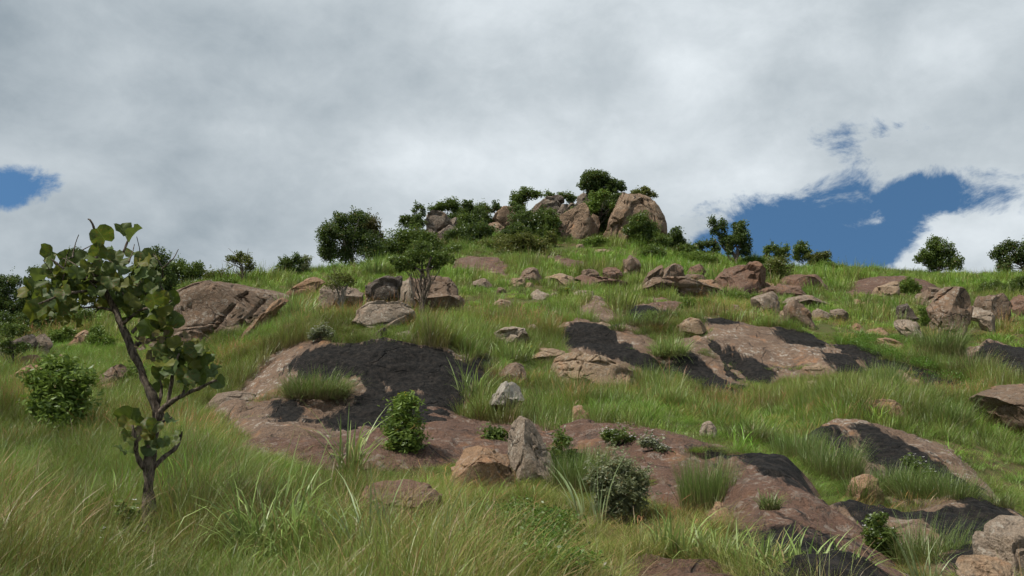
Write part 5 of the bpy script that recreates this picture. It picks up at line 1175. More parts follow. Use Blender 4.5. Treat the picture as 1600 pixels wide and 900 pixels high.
def build_tussock(label, base, H, spread, w, n, style='lime', lean=0.35, curve=1.0, K=6, wind=(0.08, 0.0), group='grass tussocks', dry=0.08, seed=0, Y=None, hvar=0.46, off=0.0, seed_heads=0.0, tall=None, stretch=1.0):
    rs = np.random.default_rng(9000 + seed)
    b = hit(base[0], base[1], off) if Y is None else at(base[0], base[1], Y)
    k = b[1] / FPX
    if style == 'green': n, w, H, spread = int(n * 1.9), w * 0.72, H * 0.86, spread * 1.12
    V, F, h, bb, d = blades(n, H * k, spread * k, w, rs, lean, curve, K, wind, hvar, dry, seed_heads=seed_heads)
    V[:, 0] *= 1.0
    if stretch != 1.0: V[:, 0] += (V[:, 0]) * (stretch - 1.0)
    o = mesh_obj('grass_tussock', V, F, GM[style], attrs={'h': h, 'b': bb, 'd': d})
    z = float(hg(b[0], b[1])[0])
    o.location = (float(b[0]), float(b[1]), max(z, b[2]) - 0.02 if off == 0 else float(b[2]) + off)
    tag(o, label, 'grass', group)
    return o

TUSS = [
    # foreground broad-bladed clumps
    ('big arching bright grass clump in the foreground left of the low pink rock', (420, 885), 128, 44, 0.020, 260, dict(lean=0.3, curve=1.9)),
    ('second bright arching grass clump just right of the big one', (482, 895), 112, 38, 0.020, 190, dict(lean=0.35, curve=1.8)),
    ('long loose blue-green blades leaning right before the low pink rock', (575, 915), 130, 30, 0.018, 46, dict(style='blue', lean=0.2, curve=1.0, wind=(-0.25, 0))),
    ('sparse upright blades in front of the low pink rock', (650, 910), 112, 46, 0.016, 70, dict(style='blue', lean=0.18, curve=0.8, dry=0.2)),
    ('tall arching grass clump before the reddish rock sheet', (548, 742), 88, 18, 0.030, 70, dict(lean=0.2, curve=1.7)),
    ('single curved blades at the lower edge between herbs and pink rock', (722, 905), 120, 10, 0.014, 14, dict(lean=0.2, curve=1.3)),
    ('stiff blue-green blade plant left of the round shrub', (908, 818), 72, 8, 0.022, 16, dict(style='blue', lean=0.3, curve=0.4, wind=(-0.3, 0))),
    ('stiff pale blade plant before the round shrub', (938, 826), 78, 7, 0.022, 14, dict(style='blue', lean=0.3, curve=0.3)),
    ('bright grass clump at the lower edge left of the bare ground', (1060, 880), 64, 30, 0.018, 110, dict(dry=0.15)),
    ('bright arching clump over the small orange rock', (1120, 890), 58, 34, 0.018, 120, dict(dry=0.15, curve=1.2)),
    ('long-bladed bright clump at the lower edge under the brown sheet', (1190, 910), 62, 36, 0.018, 130, dict(dry=0.18)),
    ('bright spiky clump at the lower edge below the black stain', (1255, 925), 58, 34, 0.018, 110, dict(dry=0.12)),
    ('last bright clump of the lower edge row towards the right', (1320, 935), 55, 30, 0.018, 90, dict(dry=0.12)),
    ('few long blades at the lower edge before the black slab', (1450, 940), 95, 22, 0.012, 26, dict(style='blue', lean=0.2, curve=0.5)),
    ('soft green tussock at the lower edge before the black slab', (1455, 890), 70, 45, 0.007, 700, dict(style='green', curve=0.6, lean=0.35)),
    ('tall dense green brush of grass right of the round shrub', (1104, 802), 70, 34, 0.008, 1000, dict(style='green', lean=0.16, curve=0.3, wind=(0.04, 0))),
    ('dark fine grass brush left of the round shrub', (893, 770), 56, 28, 0.008, 600, dict(style='green', lean=0.15, curve=0.3)),
    ('small bright tuft on the long brown rock sheet', (1203, 797), 26, 13, 0.012, 130, dict(style='green', off=0.30)),
    ('wide shaggy tussock growing on the black-faced dome', (494, 624), 40, 42, 0.018, 1500, dict(style='green', lean=0.55, curve=1.0, off=0.32, dry=0.12)),
    ('bright blade clump at the right end of the black-faced dome', (742, 622), 48, 24, 0.028, 120, dict(lean=0.4, curve=0.8)),
    ('lush tussock under the flat-topped grey boulder', (800, 562), 26, 32, 0.022, 320, dict(lean=0.4, curve=0.7)),
    ('bright rounded tussock on the dark rock of the middle slope', (1047, 556), 26, 26, 0.024, 700, dict(lean=0.6, curve=0.9, off=0.25)),
    ('lime tuft against the foot of the dome boulder', (462, 500), 34, 24, 0.04, 240, dict(lean=0.4, curve=0.5)),
    ('lime rounded clump below the large skyline tree', (588, 430), 24, 15, 0.07, 260, dict(lean=0.4, curve=0.7)),
    ('lime clump below the knobbly grey boulder', (1135, 470), 16, 26, 0.06, 260, dict(lean=0.4, curve=0.5)),
    ('shaggy green tussock on the right slope above the low plants', (1470, 560), 50, 30, 0.02, 800, dict(style='green', lean=0.35, curve=0.6)),
    ('brownish tussock right of the low green plants', (1518, 590), 42, 28, 0.02, 600, dict(style='green', dry=0.35, lean=0.35)),
    ('dark green tussock above the tilted slab', (1382, 625), 52, 22, 0.016, 600, dict(style='green', lean=0.25, curve=0.4)),
    ('green tussock just below the square-ended tan rock', (1345, 785), 42, 22, 0.01, 500, dict(style='green', lean=0.4)),
    ('tall shaggy grass behind the square-ended tan rock', (1300, 748), 52, 40, 0.009, 900, dict(style='green', lean=0.3, curve=0.6)),
    ('round tussock at the right of the tilted slab foot', (1490, 792), 50, 28, 0.009, 700, dict(style='green', lean=0.4, curve=0.6)),
    ('small tussock beside the black slab near the corner boulder', (1560, 795), 32, 18, 0.009, 300, dict(style='green', lean=0.4)),
    ('hanging grass fringe on the upper rim of the long brown sheet', (1170, 690), 42, 34, 0.014, 500, dict(style='green', lean=0.5, curve=1.2)),
    ('shaggy tussock on the grass band below the tilted slab', (1395, 772), 42, 34, 0.009, 900, dict(style='green', lean=0.35, curve=0.7)),
    ('soft tussock right of the square-ended tan rock', (1440, 785), 52, 30, 0.009, 700, dict(style='green', lean=0.4, curve=0.7)),
    ('tall tussock at the upper left end of the grass band below the tilted slab', (1248, 722), 42, 34, 0.009, 900, dict(style='green', lean=0.25, curve=0.5)),
    ('lime tussock on the grass above the small white stone', (1040, 640), 40, 26, 0.016, 300, dict(lean=0.35, curve=0.7)),
    ('olive tussock in the deep grass right of the wide tan rock', (1010, 620), 46, 30, 0.016, 600, dict(style='green', lean=0.3, curve=0.6)),
    ('shaggy tussock above the upper rim of the tilted slab', (1480, 672), 48, 30, 0.012, 700, dict(style='green', lean=0.35, curve=0.6)),
    ('green tussock right of the low pinkish stone', (1440, 640), 40, 24, 0.013, 500, dict(style='green', lean=0.35, curve=0.6)),
    ('narrow tuft at the crack of the tan slab', (965, 520), 18, 10, 0.03, 120, dict(style='green', off=0.1)),
    ('long tussock beside the tan cap rock', (1010, 512), 22, 34, 0.03, 500, dict(style='green', lean=0.45)),
    ('tuft between the cracked sheet and the tan cap rock', (1040, 500), 20, 22, 0.03, 320, dict(style='green', lean=0.45)),
    ('broad dry-footed tussock right of the white boulder', (860, 640), 40, 30, 0.018, 300, dict(lean=0.4, dry=0.35, style='green')),
    ('tall tussock between the upright pointed rock and the shrub', (925, 745), 40, 22, 0.010, 500, dict(style='green', lean=0.2, curve=0.3)),
]
for _k, (_lb, _ba, _H, _sp, _w, _n, _op) in enumerate(TUSS):
    build_tussock(_lb, _ba, _H, _sp, _w, _n, seed=_k, **_op)


# ------------------------------------------------------------------ the foreground tree
def big_leaf_mesh(i):
    rs = np.random.default_rng(700 + i)
    nr, ns = 4, 16
    V = [(0.0, 0.0, 0.0)]
    ph = rs.uniform(0, 6.28); cup = rs.uniform(0.15, 0.6); wav = rs.uniform(0.06, 0.14); asym = rs.uniform(0.9, 1.12)
    for r in range(1, nr + 1):
        for s in range(ns):
            a = 2 * math.pi * s / ns
            q = r / nr
            R = 0.5 * (1 + 0.05 * math.sin(3 * a + ph))
            R *= 1 - 0.42 * math.exp(-((math.atan2(math.sin(a + math.pi / 2), math.cos(a + math.pi / 2))) / 0.30) ** 2)     # notch at the stalk
            R *= 1 - 0.16 * math.exp(-((math.atan2(math.sin(a - math.pi / 2), math.cos(a - math.pi / 2))) / 0.22) ** 2)     # blunt tip
            x, y = R * q * math.cos(a) * asym, R * q * math.sin(a) * 0.95
            z = cup * abs(x) * 1.1 + wav * q * q * math.sin(5 * a + ph) - 0.25 * y * y
            V.append((x, y + 0.25, z))
    V[0] = (0, 0.25, 0)
    F = []
    for s in range(ns):
        F.append((0, 1 + s, 1 + (s + 1) % ns))
    for r in range(nr - 1):
        for s in range(ns):
            a, b = 1 + r * ns + s, 1 + r * ns + (s + 1) % ns
            F.append((a, a + ns, b + ns, b))
    me = bpy.data.meshes.new('leaf'); me.from_pydata(V, [], F); me.update()
    me.polygons.foreach_set('use_smooth', np.ones(len(me.polygons), dtype=bool))
    return me

def big_leaf_mat(name, top, blotch, under, amt):
    m, nt, out = new_mat(name); L = nt.links.new
    tc = nt.nodes.new('ShaderNodeTexCoord'); oi = nt.nodes.new('ShaderNodeObjectInfo')
    mm = nt.nodes.new('ShaderNodeVectorMath'); mm.operation = 'MULTIPLY_ADD'; mm.inputs[1].default_value = (31, 17, 11)
    cb = nt.nodes.new('ShaderNodeCombineXYZ')
    for k in range(3): L(oi.outputs['Random'], cb.inputs[k])
    L(cb.outputs[0], mm.inputs[0]); L(tc.outputs['Object'], mm.inputs[2]); V = mm.outputs[0]
    n1 = tnoise(nt, V, 3.0, 4, 0.6); n2 = tnoise(nt, V, 11, 4, 0.65)
    col = mixc(nt, ramp01(nt, n1, 0.3, 0.7), top, tuple(c * 1.5 for c in top))
    b = M(nt, 'MULTIPLY', ramp01(nt, n2, 0.52, 0.66), ramp01(nt, oi.outputs['Random'], 0.35, 0.75, 0.1, amt))
    col = mixc(nt, b, col, blotch)
    # veins
    sx = nt.nodes.new('ShaderNodeSeparateXYZ'); L(tc.outputs['Object'], sx.inputs[0])
    mid = M(nt, 'LESS_THAN', M(nt, 'ABSOLUTE', sx.outputs[0]), 0.012)
    wv = M(nt, 'SINE', M(nt, 'MULTIPLY', M(nt, 'SUBTRACT', sx.outputs[1], M(nt, 'MULTIPLY', M(nt, 'ABSOLUTE', sx.outputs[0]), 0.7)), 52.0))
    vein = M(nt, 'MAXIMUM', mid, ramp01(nt, wv, 0.93, 1.0, 0, 0.5))
    col = mixc(nt, M(nt, 'MULTIPLY', vein, 0.6), col, (0.16, 0.19, 0.07))
    geo = nt.nodes.new('ShaderNodeNewGeometry')
    col = mixc(nt, geo.outputs['Backfacing'], col, under)
    df = nt.nodes.new('ShaderNodeBsdfDiffuse'); tr = nt.nodes.new('ShaderNodeBsdfTranslucent'); gl = nt.nodes.new('ShaderNodeBsdfGlossy'); gl.inputs['Roughness'].default_value = 0.55
    L(col, df.inputs[0]); L(mixc(nt, 0.4, col, (0.17, 0.22, 0.02)), tr.inputs[0])
    m1 = nt.nodes.new('ShaderNodeMixShader'); m1.inputs[0].default_value = 0.42; L(df.outputs[0], m1.inputs[1]); L(tr.outputs[0], m1.inputs[2])
    m2 = nt.nodes.new('ShaderNodeMixShader'); m2.inputs[0].default_value = 0.02; L(m1.outputs[0], m2.inputs[1]); L(gl.outputs[0], m2.inputs[2])
    L(m2.outputs[0], out.inputs[0]); return m

def foreground_tree():
    rs = np.random.default_rng(77)
    Yt = 7.6; k = Yt / FPX
    B = at(234, 835, Yt); B[2] = float(hg(B[0], Yt)[0])
    root = empty('tree', B); tag(root, 'crooked little tree with big round leaves in the left foreground', 'tree')
    def limb(path, r0, r1, name, mat='bark', depth=None, sides=9, knob=0.06):
        P = np.array([at(x, y, Yt + (depth[i] if depth else 0)) for i, (x, y) in enumerate(path)])
        # resample smoothly
        t = np.linspace(0, len(P) - 1, len(P) * 4 - 3); i0 = np.clip(np.floor(t).astype(int), 0, len(P) - 2); f = (t - i0)[:, None]
        Pm = P[np.clip(i0 - 1, 0, None)]; P0 = P[i0]; P1 = P[i0 + 1]; P2 = P[np.clip(i0 + 2, None, len(P) - 1)]
        Q = 0.5 * (2 * P0 + (P1 - Pm) * f + (2 * Pm - 5 * P0 + 4 * P1 - P2) * f ** 2 + (3 * P0 - Pm - 3 * P1 + P2) * f ** 3)
        n = len(Q); rad = np.linspace(r0, r1, n) * k * (1 + knob * rs.normal(size=n))
        V, F = tube(Q, rad, sides)
        V = V + 0.26 * r0 * k * fbm(V[:, 0] * 30, V[:, 1] * 30, V[:, 2] * 12, seed=4, oct=2)[:, None] * np.array([1, 1, 0])
        mesh_obj(name, V, F, MAT[mat], parent=root, loc=B, smooth=True); return Q
    limb([(234, 872), (235, 815), (232, 765), (234, 712), (243, 668), (246, 640), (226, 590), (206, 548), (187, 500), (170, 463), (155, 440)], 10.0, 3.6, 'trunk', depth=[0] * 11, sides=12, knob=0.05)
    limb([(245, 648), (262, 632), (285, 618), (308, 608), (338, 594)], 5, 1.8, 'branch', depth=[0, -.05, -.1, -.15, -.2])
    limb([(262, 632), (268, 600), (272, 575), (280, 552)], 3, 1.4, 'branch', depth=[-.05, -.1, -.15, -.2])
    limb([(285, 618), (292, 595), (305, 565), (318, 545)], 2.6, 1.2, 'branch', depth=[-.1, 0, 0.1, 0.15])
    limb([(205, 548), (222, 534), (246, 530), (270, 528), (292, 524)], 4.5, 1.6, 'branch', depth=[0, .1, .2, .25, .3])
    limb([(222, 508), (242, 494), (262, 477)], 2.4, 1.6, 'dead_twig', 'twig', depth=[.05, 0, -.05])
    limb([(206, 520), (214, 512), (224, 507)], 3.0, 2.2, 'branch', depth=[.0, .02, .05])
    limb([(158, 445), (146, 418), (152, 392), (150, 366), (142, 346), (136, 342)], 4, 1.0, 'branch', depth=[0, -.1, -.1, -.15, -.2, -.2])
    limb([(160, 446), (176, 415), (192, 395), (200, 372)], 3.6, 1.2, 'branch', depth=[0, .1, .15, .2])
    limb([(156, 442), (128, 432), (100, 420), (80, 405)], 3.4, 1.2, 'branch', depth=[0, -.15, -.3, -.35])
    limb([(165, 455), (130, 455), (95, 462), (60, 475)], 3.4, 1.2, 'branch', depth=[0, -.2, -.35, -.4])
    limb([(176, 478), (200, 455), (226, 440), (250, 430)], 3.2, 1.2, 'branch', depth=[0, .15, .25, .3])
    limb([(190, 508), (220, 485), (250, 478), (268, 470)], 3.0, 1.2, 'branch', depth=[0, -.1, -.2, -.25])
    limb([(180, 486), (150, 480), (120, 482)], 2.6, 1.2, 'branch', depth=[0, .15, .25])
    limb([(232, 740), (214, 712), (212, 688), (206, 664)], 4.5, 1.8, 'branch', depth=[0, -.12, -.2, -.22])
    limb([(236, 735), (255, 715), (270, 704), (281, 688), (284, 674)], 4.5, 1.8, 'branch', depth=[0, .05, .1, .12, .12])
    limb([(246, 665), (256, 658), (268, 652)], 2.6, 1.2, 'branch', depth=[0, -.05, -.1])
    limb([(247, 640), (252, 610), (250, 592)], 2.8, 1.0, 'branch', depth=[0, 0.05, .08])
    FOOT.append((B[0], Yt - 0.45, 0.26, 0.8))
    for _ in range(26):      # thin twigs through the crown
        x, y = rs.uniform(70, 265), rs.uniform(395, 500); a = rs.uniform(-2.6, -0.5)
        ln = rs.uniform(25, 55); limb([(x, y), (x + ln * .5 * math.cos(a) + rs.normal(0, 4), y + ln * .5 * math.sin(a)), (x + ln * math.cos(a), y + ln * math.sin(a))], 1.3, 0.5, 'twig', depth=list(rs.normal(0, 0.12, 3)), sides=5)
    meshes = [big_leaf_mesh(i) for i in range(7)]
    mats = [big_leaf_mat('big_leaf_green', (0.050, 0.074, 0.014), (0.16, 0.075, 0.02), (0.062, 0.090, 0.030), 0.9),
            big_leaf_mat('big_leaf_yellowing', (0.090, 0.098, 0.014), (0.17, 0.075, 0.02), (0.09, 0.11, 0.03), 1.0),
            big_leaf_mat('big_leaf_pale', (0.070, 0.105, 0.038), (0.17, 0.10, 0.04), (0.11, 0.15, 0.075), 0.5),
            big_leaf_mat('big_leaf_dead', (0.12, 0.085, 0.055), (0.06, 0.035, 0.025), (0.17, 0.13, 0.10), 0.8)]
    mv = {}
    for i, me in enumerate(meshes):
        for j, mt in enumerate(mats):
            c = me if j == 0 else me.copy()
            if j: c.materials.clear()
            c.materials.append(mt); c.name = 'leaf'; mv[i, j] = c
    def leaf(x, y, size, mat=None, facing=None, dep=None):
        j = mat if mat is not None else int(rs.choice([0, 0, 0, 0, 1, 1, 1, 2], 1)[0])
        o = bpy.data.objects.new('leaf', mv[int(rs.integers(7)), j]); COL.objects.link(o); o.parent = root
        p = at(x, y, Yt + (rs.normal(0, 0.22) if dep is None else dep)) - B
        s = size * k * 1.08
        # normal leans towards the viewer and the sky, stalk end random
        n = Vector((rs.normal(0, 0.55), -0.75 + rs.normal(0, 0.45), 0.45 + rs.normal(0, 0.45))) if facing is None else Vector(facing)
        q = n.to_track_quat('Z', 'Y'); o.rotation_mode = 'QUATERNION'
        from mathutils import Quaternion
        o.rotation_quaternion = q @ Quaternion((0, 0, 1), rs.uniform(-1.2, 1.2) + (0 if rs.random() < 0.6 else math.pi))
        off = o.rotation_quaternion @ Vector((0, 0.25 * s, 0))
        o.location = Vector(p) - off; o.scale = (s * rs.uniform(0.85, 1.1), s, s)
        return o
    L = [(159, 368, 40), (155, 392, 30), (190, 358, 26), (210, 366, 34), (77, 397, 30), (78, 410, 26), (102, 402, 28), (129, 406, 30), (164, 425, 30), (113, 432, 28),
         (53, 448, 36), (42, 452, 28), (53, 486, 40), (66, 482, 34), (91, 472, 36), (111, 486, 40), (126, 476, 34), (144, 441, 30), (184, 448, 34), (204, 423, 34),
         (209, 397, 32), (195, 472, 30), (162, 470, 28), (230, 407, 34), (223, 425, 32), (240, 432, 28), (246, 410, 24), (267, 467, 32), (273, 500, 30), (252, 503, 30), (217, 487, 28),
         (180, 400, 26), (140, 425, 26), (120, 418, 26), (95, 440, 30), (75, 430, 30), (68, 460, 32), (85, 455, 30), (150, 455, 28), (172, 440, 28), (190, 428, 28), (210, 445, 30),
         (232, 450, 30), (250, 455, 28), (255, 480, 28), (238, 475, 28), (230, 505, 28), (240, 518, 26), (260, 515, 26), (200, 500, 26), (186, 410, 26), (170, 395, 26), (148, 410, 26),
         (130, 450, 30), (105, 462, 30), (140, 470, 28), (118, 500, 30), (100, 500, 24), (218, 460, 28), (204, 455, 26), (175, 460, 26), (100, 420, 24), (60, 430, 24)]
    for (x, y, s) in L: leaf(x, y, s * rs.uniform(0.85, 1.05))
    for _ in range(135):
        cx, cy, rx, ry = [(165, 430, 70, 45), (95, 450, 45, 35), (225, 455, 40, 50), (250, 490, 25, 30), (285, 560, 45, 40)][int(rs.integers(5))]
        a, r = rs.uniform(0, 6.28), math.sqrt(rs.random()); leaf(cx + rx * r * math.cos(a), cy + ry * r * math.sin(a), rs.uniform(16, 30))
    for (x, y, s, m) in [(260, 537, 26, 0), (273, 553, 28, 0), (257, 563, 26, 2), (297, 553, 26, 1), (317, 540, 26, 0), (325, 562, 24, 2), (293, 587, 28, 0), (260, 597, 24, 0), (247, 587, 22, 2), (330, 585, 24, 2), (343, 597, 22, 2),
                         (311, 590, 22, 0), (250, 573, 24, 0), (236, 560, 22, 3), (282, 570, 24, 0), (302, 575, 22, 1), (284, 545, 22, 0), (305, 545, 20, 1), (270, 578, 24, 2), (240, 605, 20, 0), (312, 560, 20, 0), (322, 548, 22, 0), (290, 600, 18, 0), (338, 578, 18, 2)]:
        leaf(x, y, s * rs.uniform(0.9, 1.1), m)
    for (x, y, s, m) in [(205, 650, 34, 0), (215, 656, 30, 0), (198, 662, 26, 1), (226, 668, 28, 0), (187, 702, 24, 2), (214, 694, 32, 2), (234, 699, 30, 2), (233, 677, 26, 1), (216, 676, 28, 3), (245, 685, 24, 1), (266, 658, 18, 2), (281, 676, 18, 0), (256, 690, 18, 2), (242, 664, 22, 0), (276, 690, 14, 0), (200, 682, 22, 0)]:
        leaf(x, y, s * rs.uniform(0.9, 1.1), m, dep=rs.normal(-0.12, 0.12))
    for _ in range(16): leaf(rs.uniform(206, 296), rs.uniform(518, 545), rs.uniform(9, 15), 3)
foreground_tree()

# ------------------------------------------------------------------ the meadow: uncountable grass and herbs
def tuft_collection(name, maker, count, mat):
    c = bpy.data.collections.new(name)
    for i in range(count):
        V, F, h, b, d = maker(np.random.default_rng(300 + i))
        o = mesh_obj('%s_tuft_%d' % (name, i), V, F, mat, attrs={'h': h, 'b': b, 'd': d})
        COL.objects.unlink(o); c.objects.link(o)
    return c

def leaf_tuft(rs, n, R, H, L, asp):
    p = rs.normal(size=(n, 3)) * np.array([R, R, 0]) * 0.6; p[:, 2] = H * rs.random(n) ** 0.7
    V, F = leaves(p, L, L * asp, rs, up=1.0)
    m = len(V); return V, F, np.repeat(p[:, 2] / H, 4), np.repeat(rs.random(n), 4), np.repeat((rs.random(n) < 0.05) * 0.7, 4)

def scatter_object(name, coll, P, rot, scl, tint, label, idx):
    me = bpy.data.meshes.new(name); me.vertices.add(len(P)); me.vertices.foreach_set('co', P.astype(np.float32).ravel())
    def at_(an, ty, arr, fld):
        a = me.attributes.new(an, ty, 'POINT'); a.data.foreach_set(fld, arr.ravel())
    at_('rot', 'FLOAT_VECTOR', rot.astype(np.float32), 'vector'); at_('scl', 'FLOAT_VECTOR', scl.astype(np.float32), 'vector')
    at_('idx', 'INT', idx.astype(np.int32), 'value')
    at_('tint', 'FLOAT_COLOR', np.concatenate([tint, np.ones((len(tint), 1))], 1).astype(np.float32), 'color')
    o = bpy.data.objects.new(name, me); COL.objects.link(o)
    ng = bpy.data.node_groups.new(name + '_scatter', 'GeometryNodeTree')
    ng.interface.new_socket('Geometry', in_out='INPUT', socket_type='NodeSocketGeometry')
    ng.interface.new_socket('Geometry', in_out='OUTPUT', socket_type='NodeSocketGeometry')
    N, L = ng.nodes, ng.links.new
    gi, go = N.new('NodeGroupInput'), N.new('NodeGroupOutput')
    ci = N.new('GeometryNodeCollectionInfo'); ci.inputs['Collection'].default_value = coll
    ci.inputs['Separate Children'].default_value = True; ci.inputs['Reset Children'].default_value = True
    ip = N.new('GeometryNodeInstanceOnPoints'); ip.inputs['Pick Instance'].default_value = True
    def na(an, ty):
        n = N.new('GeometryNodeInputNamedAttribute'); n.data_type = ty; n.inputs[0].default_value = an; return n.outputs[0]
    e2r = N.new('FunctionNodeEulerToRotation'); L(na('rot', 'FLOAT_VECTOR'), e2r.inputs[0])
    L(gi.outputs[0], ip.inputs['Points']); L(ci.outputs[0], ip.inputs['Instance']); L(na('idx', 'INT'), ip.inputs['Instance Index'])
    L(e2r.outputs[0], ip.inputs['Rotation']); L(na('scl', 'FLOAT_VECTOR'), ip.inputs['Scale'])
    L(ip.outputs[0], go.inputs[0])
    md = o.modifiers.new('scatter', 'NODES'); md.node_group = ng
    tag(o, label, None, None, 'stuff')
    return o

def foot_mask(X, Y, grow=1.0, dy=0.0):
    r = np.zeros(len(X), bool)
    for (cx, cy, rx, ry) in FOOT:
        rx2, ry2 = rx * grow, ry * grow
        k = np.abs(X - cx) < rx2
        if k.any():
            r |= k & (((X - cx) / rx2) ** 2 + ((Y + dy - cy) / ry2) ** 2 < 1)
    return r

def scatter_pts(n, Y0, Y1, rs, umax=0.68):
    Y = np.sqrt(rs.uniform(Y0 ** 2, Y1 ** 2, n)); u = rs.uniform(-umax, umax, n)
    X = u * Y
    sdv = slab_sd(X, Y)
    keep = (sdv < rs.uniform(-0.12, 0.16, n))
    keep |= (sdv < 1.3) & (fbm(X * 0.9, Y * 0.9, seed=77, oct=2) > 0.72)
    keep &= ~foot_mask(X, Y, 0.92)
    return X[keep], Y[keep], sdv[keep]

def grass_fields(X, Y):
    """height factor and colour tint over the meadow"""
    n4 = fbm(X * 1.25 + 2, Y * 1.25, seed=25, oct=2)
    n1 = fbm(X * 0.16, Y * 0.16, seed=21, oct=3); n2 = fbm(X * 0.55 + 9, Y * 0.55, seed=22, oct=3); n3 = fbm(X * 0.07 + 3, Y * 0.07, seed=23, oct=2)
    hf = 1.0 + 0.42 * n1 + 0.80 * n2
    dryv = np.clip(0.42 + 0.8 * n1 + 0.45 * n2, 0, 1); lush = np.clip(0.42 + 0.9 * n3 - 0.6 * n2, 0, 1)
    # the near meadow is seeding and olive, the slope above fresher
    near = 1 - sstep(9, 20, Y)
    dryv = np.clip(dryv * (0.75 + 0.25 * near) + 0.12 * near, 0, 1)
    c_g = np.array([0.86, 1.06, 0.72]); c_d = np.array([1.16, 0.96, 0.88]); c_l = np.array([1.12, 1.42, 0.75])
    c = c_g + (c_d - c_g) * dryv[:, None]; c = c + (c_l - c) * (lush * (1 - 0.7 * dryv) * (0.35 + 0.65 * sstep(25, 60, Y)))[:, None]
    c = c * (1 + 0.20 * sstep(18, 45, Y))[:, None]
    c = c * (1 + 0.34 * n4[:, None] * np.array([0.9, 1.0, 1.0]))
    px = 800 + FPX * X / Y
    # knee-high seeding grass on the left of the near meadow, short turf among the slabs on the right
    hf = hf * (1 - near * 0.55 * sstep(560, 900, px)) * (1 - 0.12 * sstep(11, 15, Y) * (1 - sstep(26, 34, Y)))
    hf = hf * (1 - 0.40 * sstep(820, 960, px) * (1 - sstep(14, 19, Y)))
    return np.clip(hf, 0.26, 1.9), c

def meadow(name, coll, nvar, n, Y0, Y1, base_scale, label, seed, thin=None):
    rs = np.random.default_rng(seed)
    X, Y, sdv = scatter_pts(n, Y0, Y1, rs)
    hf, c = grass_fields(X, Y)
    patch = fbm(X * 0.9 + 4, Y * 0.9, seed=31, oct=2)
    keep = rs.random(len(X)) < np.clip(0.85 + 0.6 * patch, 0.25, 1)
    if thin is not None: keep &= thin(X, Y, rs)
    X, Y, sdv, hf, c = X[keep], Y[keep], sdv[keep], hf[keep], c[keep]
    # shorter turf just below bare rock and stones
    for dy in (0.3, 0.7, 1.2, 1.9, 2.8):
        hf = np.where(slab_sd(X, Y + dy) > 0.05, hf * 0.80, hf)
    for dy in (0.3, 0.7):
        hf = np.where(foot_mask(X, Y, 1.1, dy), hf * 0.75, hf)
    # shaggy turf hanging over the upper rims of the slabs
    rim = (slab_sd(X, Y - 0.35) > 0) & (sdv < 0.1)
    hf = np.where(rim, hf * 1.35 + 0.15, hf)
    z = hg(X, Y) - 0.02 + 0.12 * sstep(0.0, 0.5, sdv)
    s = base_scale * hf * rs.uniform(0.75, 1.25, len(X))
    w = base_scale * rs.uniform(0.8, 1.2, len(X)) * (0.6 + 0.4 * hf)
    rot = np.stack([rs.normal(0, 0.08, len(X)), rs.normal(0, 0.08, len(X)), rs.normal(0, 1.3, len(X))], 1)
    c = c * rs.uniform(0.82, 1.18, (len(X), 1)) * (1 + rs.normal(0, 0.05, (len(X), 3)))
    scatter_object(name, coll, np.stack([X, Y, z], 1), rot, np.stack([w, w, s], 1), np.clip(c, 0.2, 2), label, rs.integers(0, nvar, len(X)))

near_c = tuft_collection('near_grass', lambda r: blades(62, 0.36, 0.11, 0.0038, r, 0.28, 1.0, 5, (0.14, 0.02), dry=0.12, seed_heads=0.12), 6, GM['fine'])
mid_c = tuft_collection('mid_grass', lambda r: blades(46, 0.38, 0.14, 0.0085, r, 0.26, 0.8, 4, (0.10, 0.02), dry=0.10, seed_heads=0.07), 6, GM['fine'])
far_c = tuft_collection('far_grass', lambda r: blades(44, 0.36, 0.26, 0.020, r, 0.28, 0.7, 3, (0.08, 0.02), dry=0.08), 6, GM['fine'])
herb_c = tuft_collection('herb', lambda r: leaf_tuft(r, 90, 0.16, 0.24, 0.036, 0.5), 4, GM['fine'])

meadow('foreground_grass', near_c, 6, 15000, 2.6, 13.5, 1.0, 'fine olive seeding grass of the foreground meadow', 1)
meadow('slope_grass', mid_c, 6, 26000, 12.5, 34, 1.0, 'fine green grass of the middle slope', 2)
meadow('hilltop_grass', far_c, 6, 36000, 32, 118, 1.0, 'green grass of the upper slope and skyline', 3)

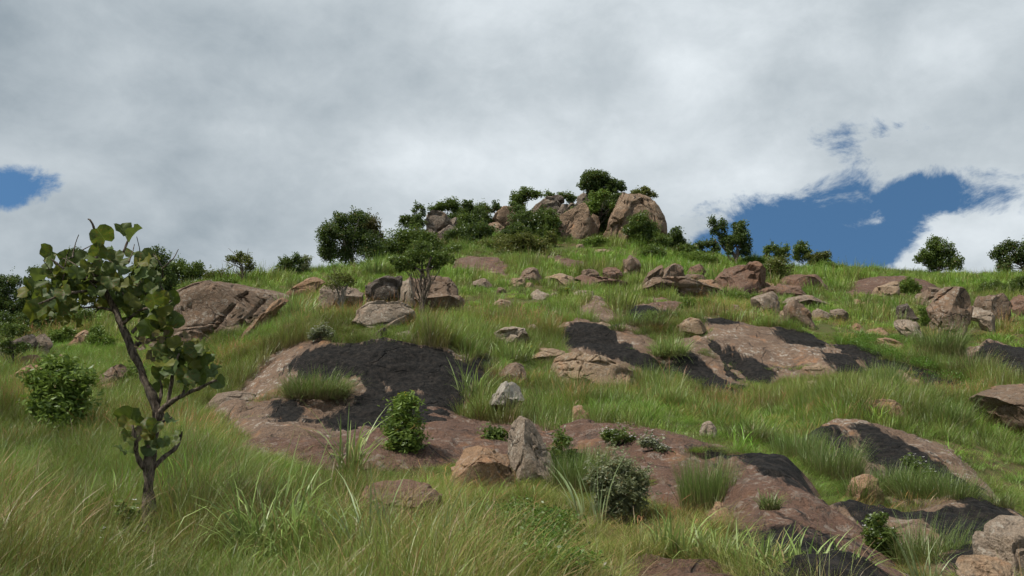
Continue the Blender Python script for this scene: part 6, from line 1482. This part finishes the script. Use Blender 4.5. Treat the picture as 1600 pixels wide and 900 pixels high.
def seed_thin(X, Y, rs):
    return fbm(X * 0.35 + 7, Y * 0.35, seed=93, oct=3) > 0.22
def broad_thin(X, Y, rs):
    return fbm(X * 0.5 + 1, Y * 0.5, seed=95, oct=2) > 0.42
_gf = grass_fields
def grass_fields(X, Y):
    hf, c = _gf(X, Y); return hf * 1.1, c * np.array([1.55, 1.0, 1.15])
seed_c = tuft_collection('seeding', lambda r: blades(26, 0.46, 0.16, 0.007, r, 0.22, 0.7, 5, (0.12, 0.02), dry=0.35, seed_heads=0.55), 5, GM['fine'])
meadow('seeding_grass', seed_c, 5, 9000, 4, 40, 1.0, 'brownish seeding grass standing in patches through the meadow', 5, thin=seed_thin)
def grass_fields(X, Y):
    hf, c = _gf(X, Y); return np.clip(hf, 0.7, 1.3), c * np.array([1.15, 1.32, 1.0])
broad_c = tuft_collection('broad', lambda r: blades(30, 0.42, 0.10, 0.014, r, 0.35, 1.2, 5, (0.06, 0.0), dry=0.08), 5, GM['fine'])
meadow('broad_grass', broad_c, 5, 5200, 5, 46, 1.0, 'bright broad-bladed grass scattered in patches over the slope', 6, thin=broad_thin)
grass_fields = _gf

def crest_thin(X, Y, rs):
    return fbm(X * 0.22, Y * 0.22, seed=91, oct=3) > 0.12
meadow('crest_weeds', far_c, 6, 15000, 56, 112, 1.75, 'tall rank grass and weeds growing in patches along the crest', 4, thin=crest_thin)

def herb_patch(name, poly_px, n, label, seed, scale, tint):
    rs = np.random.default_rng(seed); pl = plan(poly_px); lo, hi = pl.min(0), pl.max(0)
    X = rs.uniform(lo[0], hi[0], n); Y = rs.uniform(lo[1], hi[1], n)
    d = poly_sd(pl, X, Y); k = (d + 0.3 * fbm(X, Y, seed=seed) > 0) & ~foot_mask(X, Y, 0.9); X, Y = X[k], Y[k]
    m = len(X); s = scale * rs.uniform(0.6, 1.3, m)
    rot = np.stack([rs.normal(0, 0.15, m), rs.normal(0, 0.15, m), rs.uniform(0, 6.28, m)], 1)
    c = np.array(tint)[None] * rs.uniform(0.8, 1.2, (m, 1))
    off = np.where(slab_sd(X, Y) > 0, 0.15, 0.0)
    scatter_object(name, herb_c, np.stack([X, Y, hg(X, Y) + off], 1), rot, np.stack([s, s, s], 1), c, label, rs.integers(0, 4, m))

herb_patch('herb_cover', [(700, 870), (740, 815), (820, 805), (880, 850), (900, 930), (680, 950)], 1300, 'low leafy herbs at the lower edge right of the pink rock', 51, 0.9, (0.52, 0.70, 0.42))
herb_patch('creeping_plants', [(1330, 530), (1400, 535), (1450, 560), (1500, 590), (1440, 592), (1370, 565), (1320, 545)], 420, 'bright low creeping plants along the dark ledge', 52, 1.1, (0.62, 0.88, 0.45))
herb_patch('leafy_weeds', [(1440, 600), (1520, 590), (1560, 620), (1560, 680), (1500, 650)], 380, 'leafy weeds left of the overhanging boulder', 53, 1.1, (0.65, 0.9, 0.45))
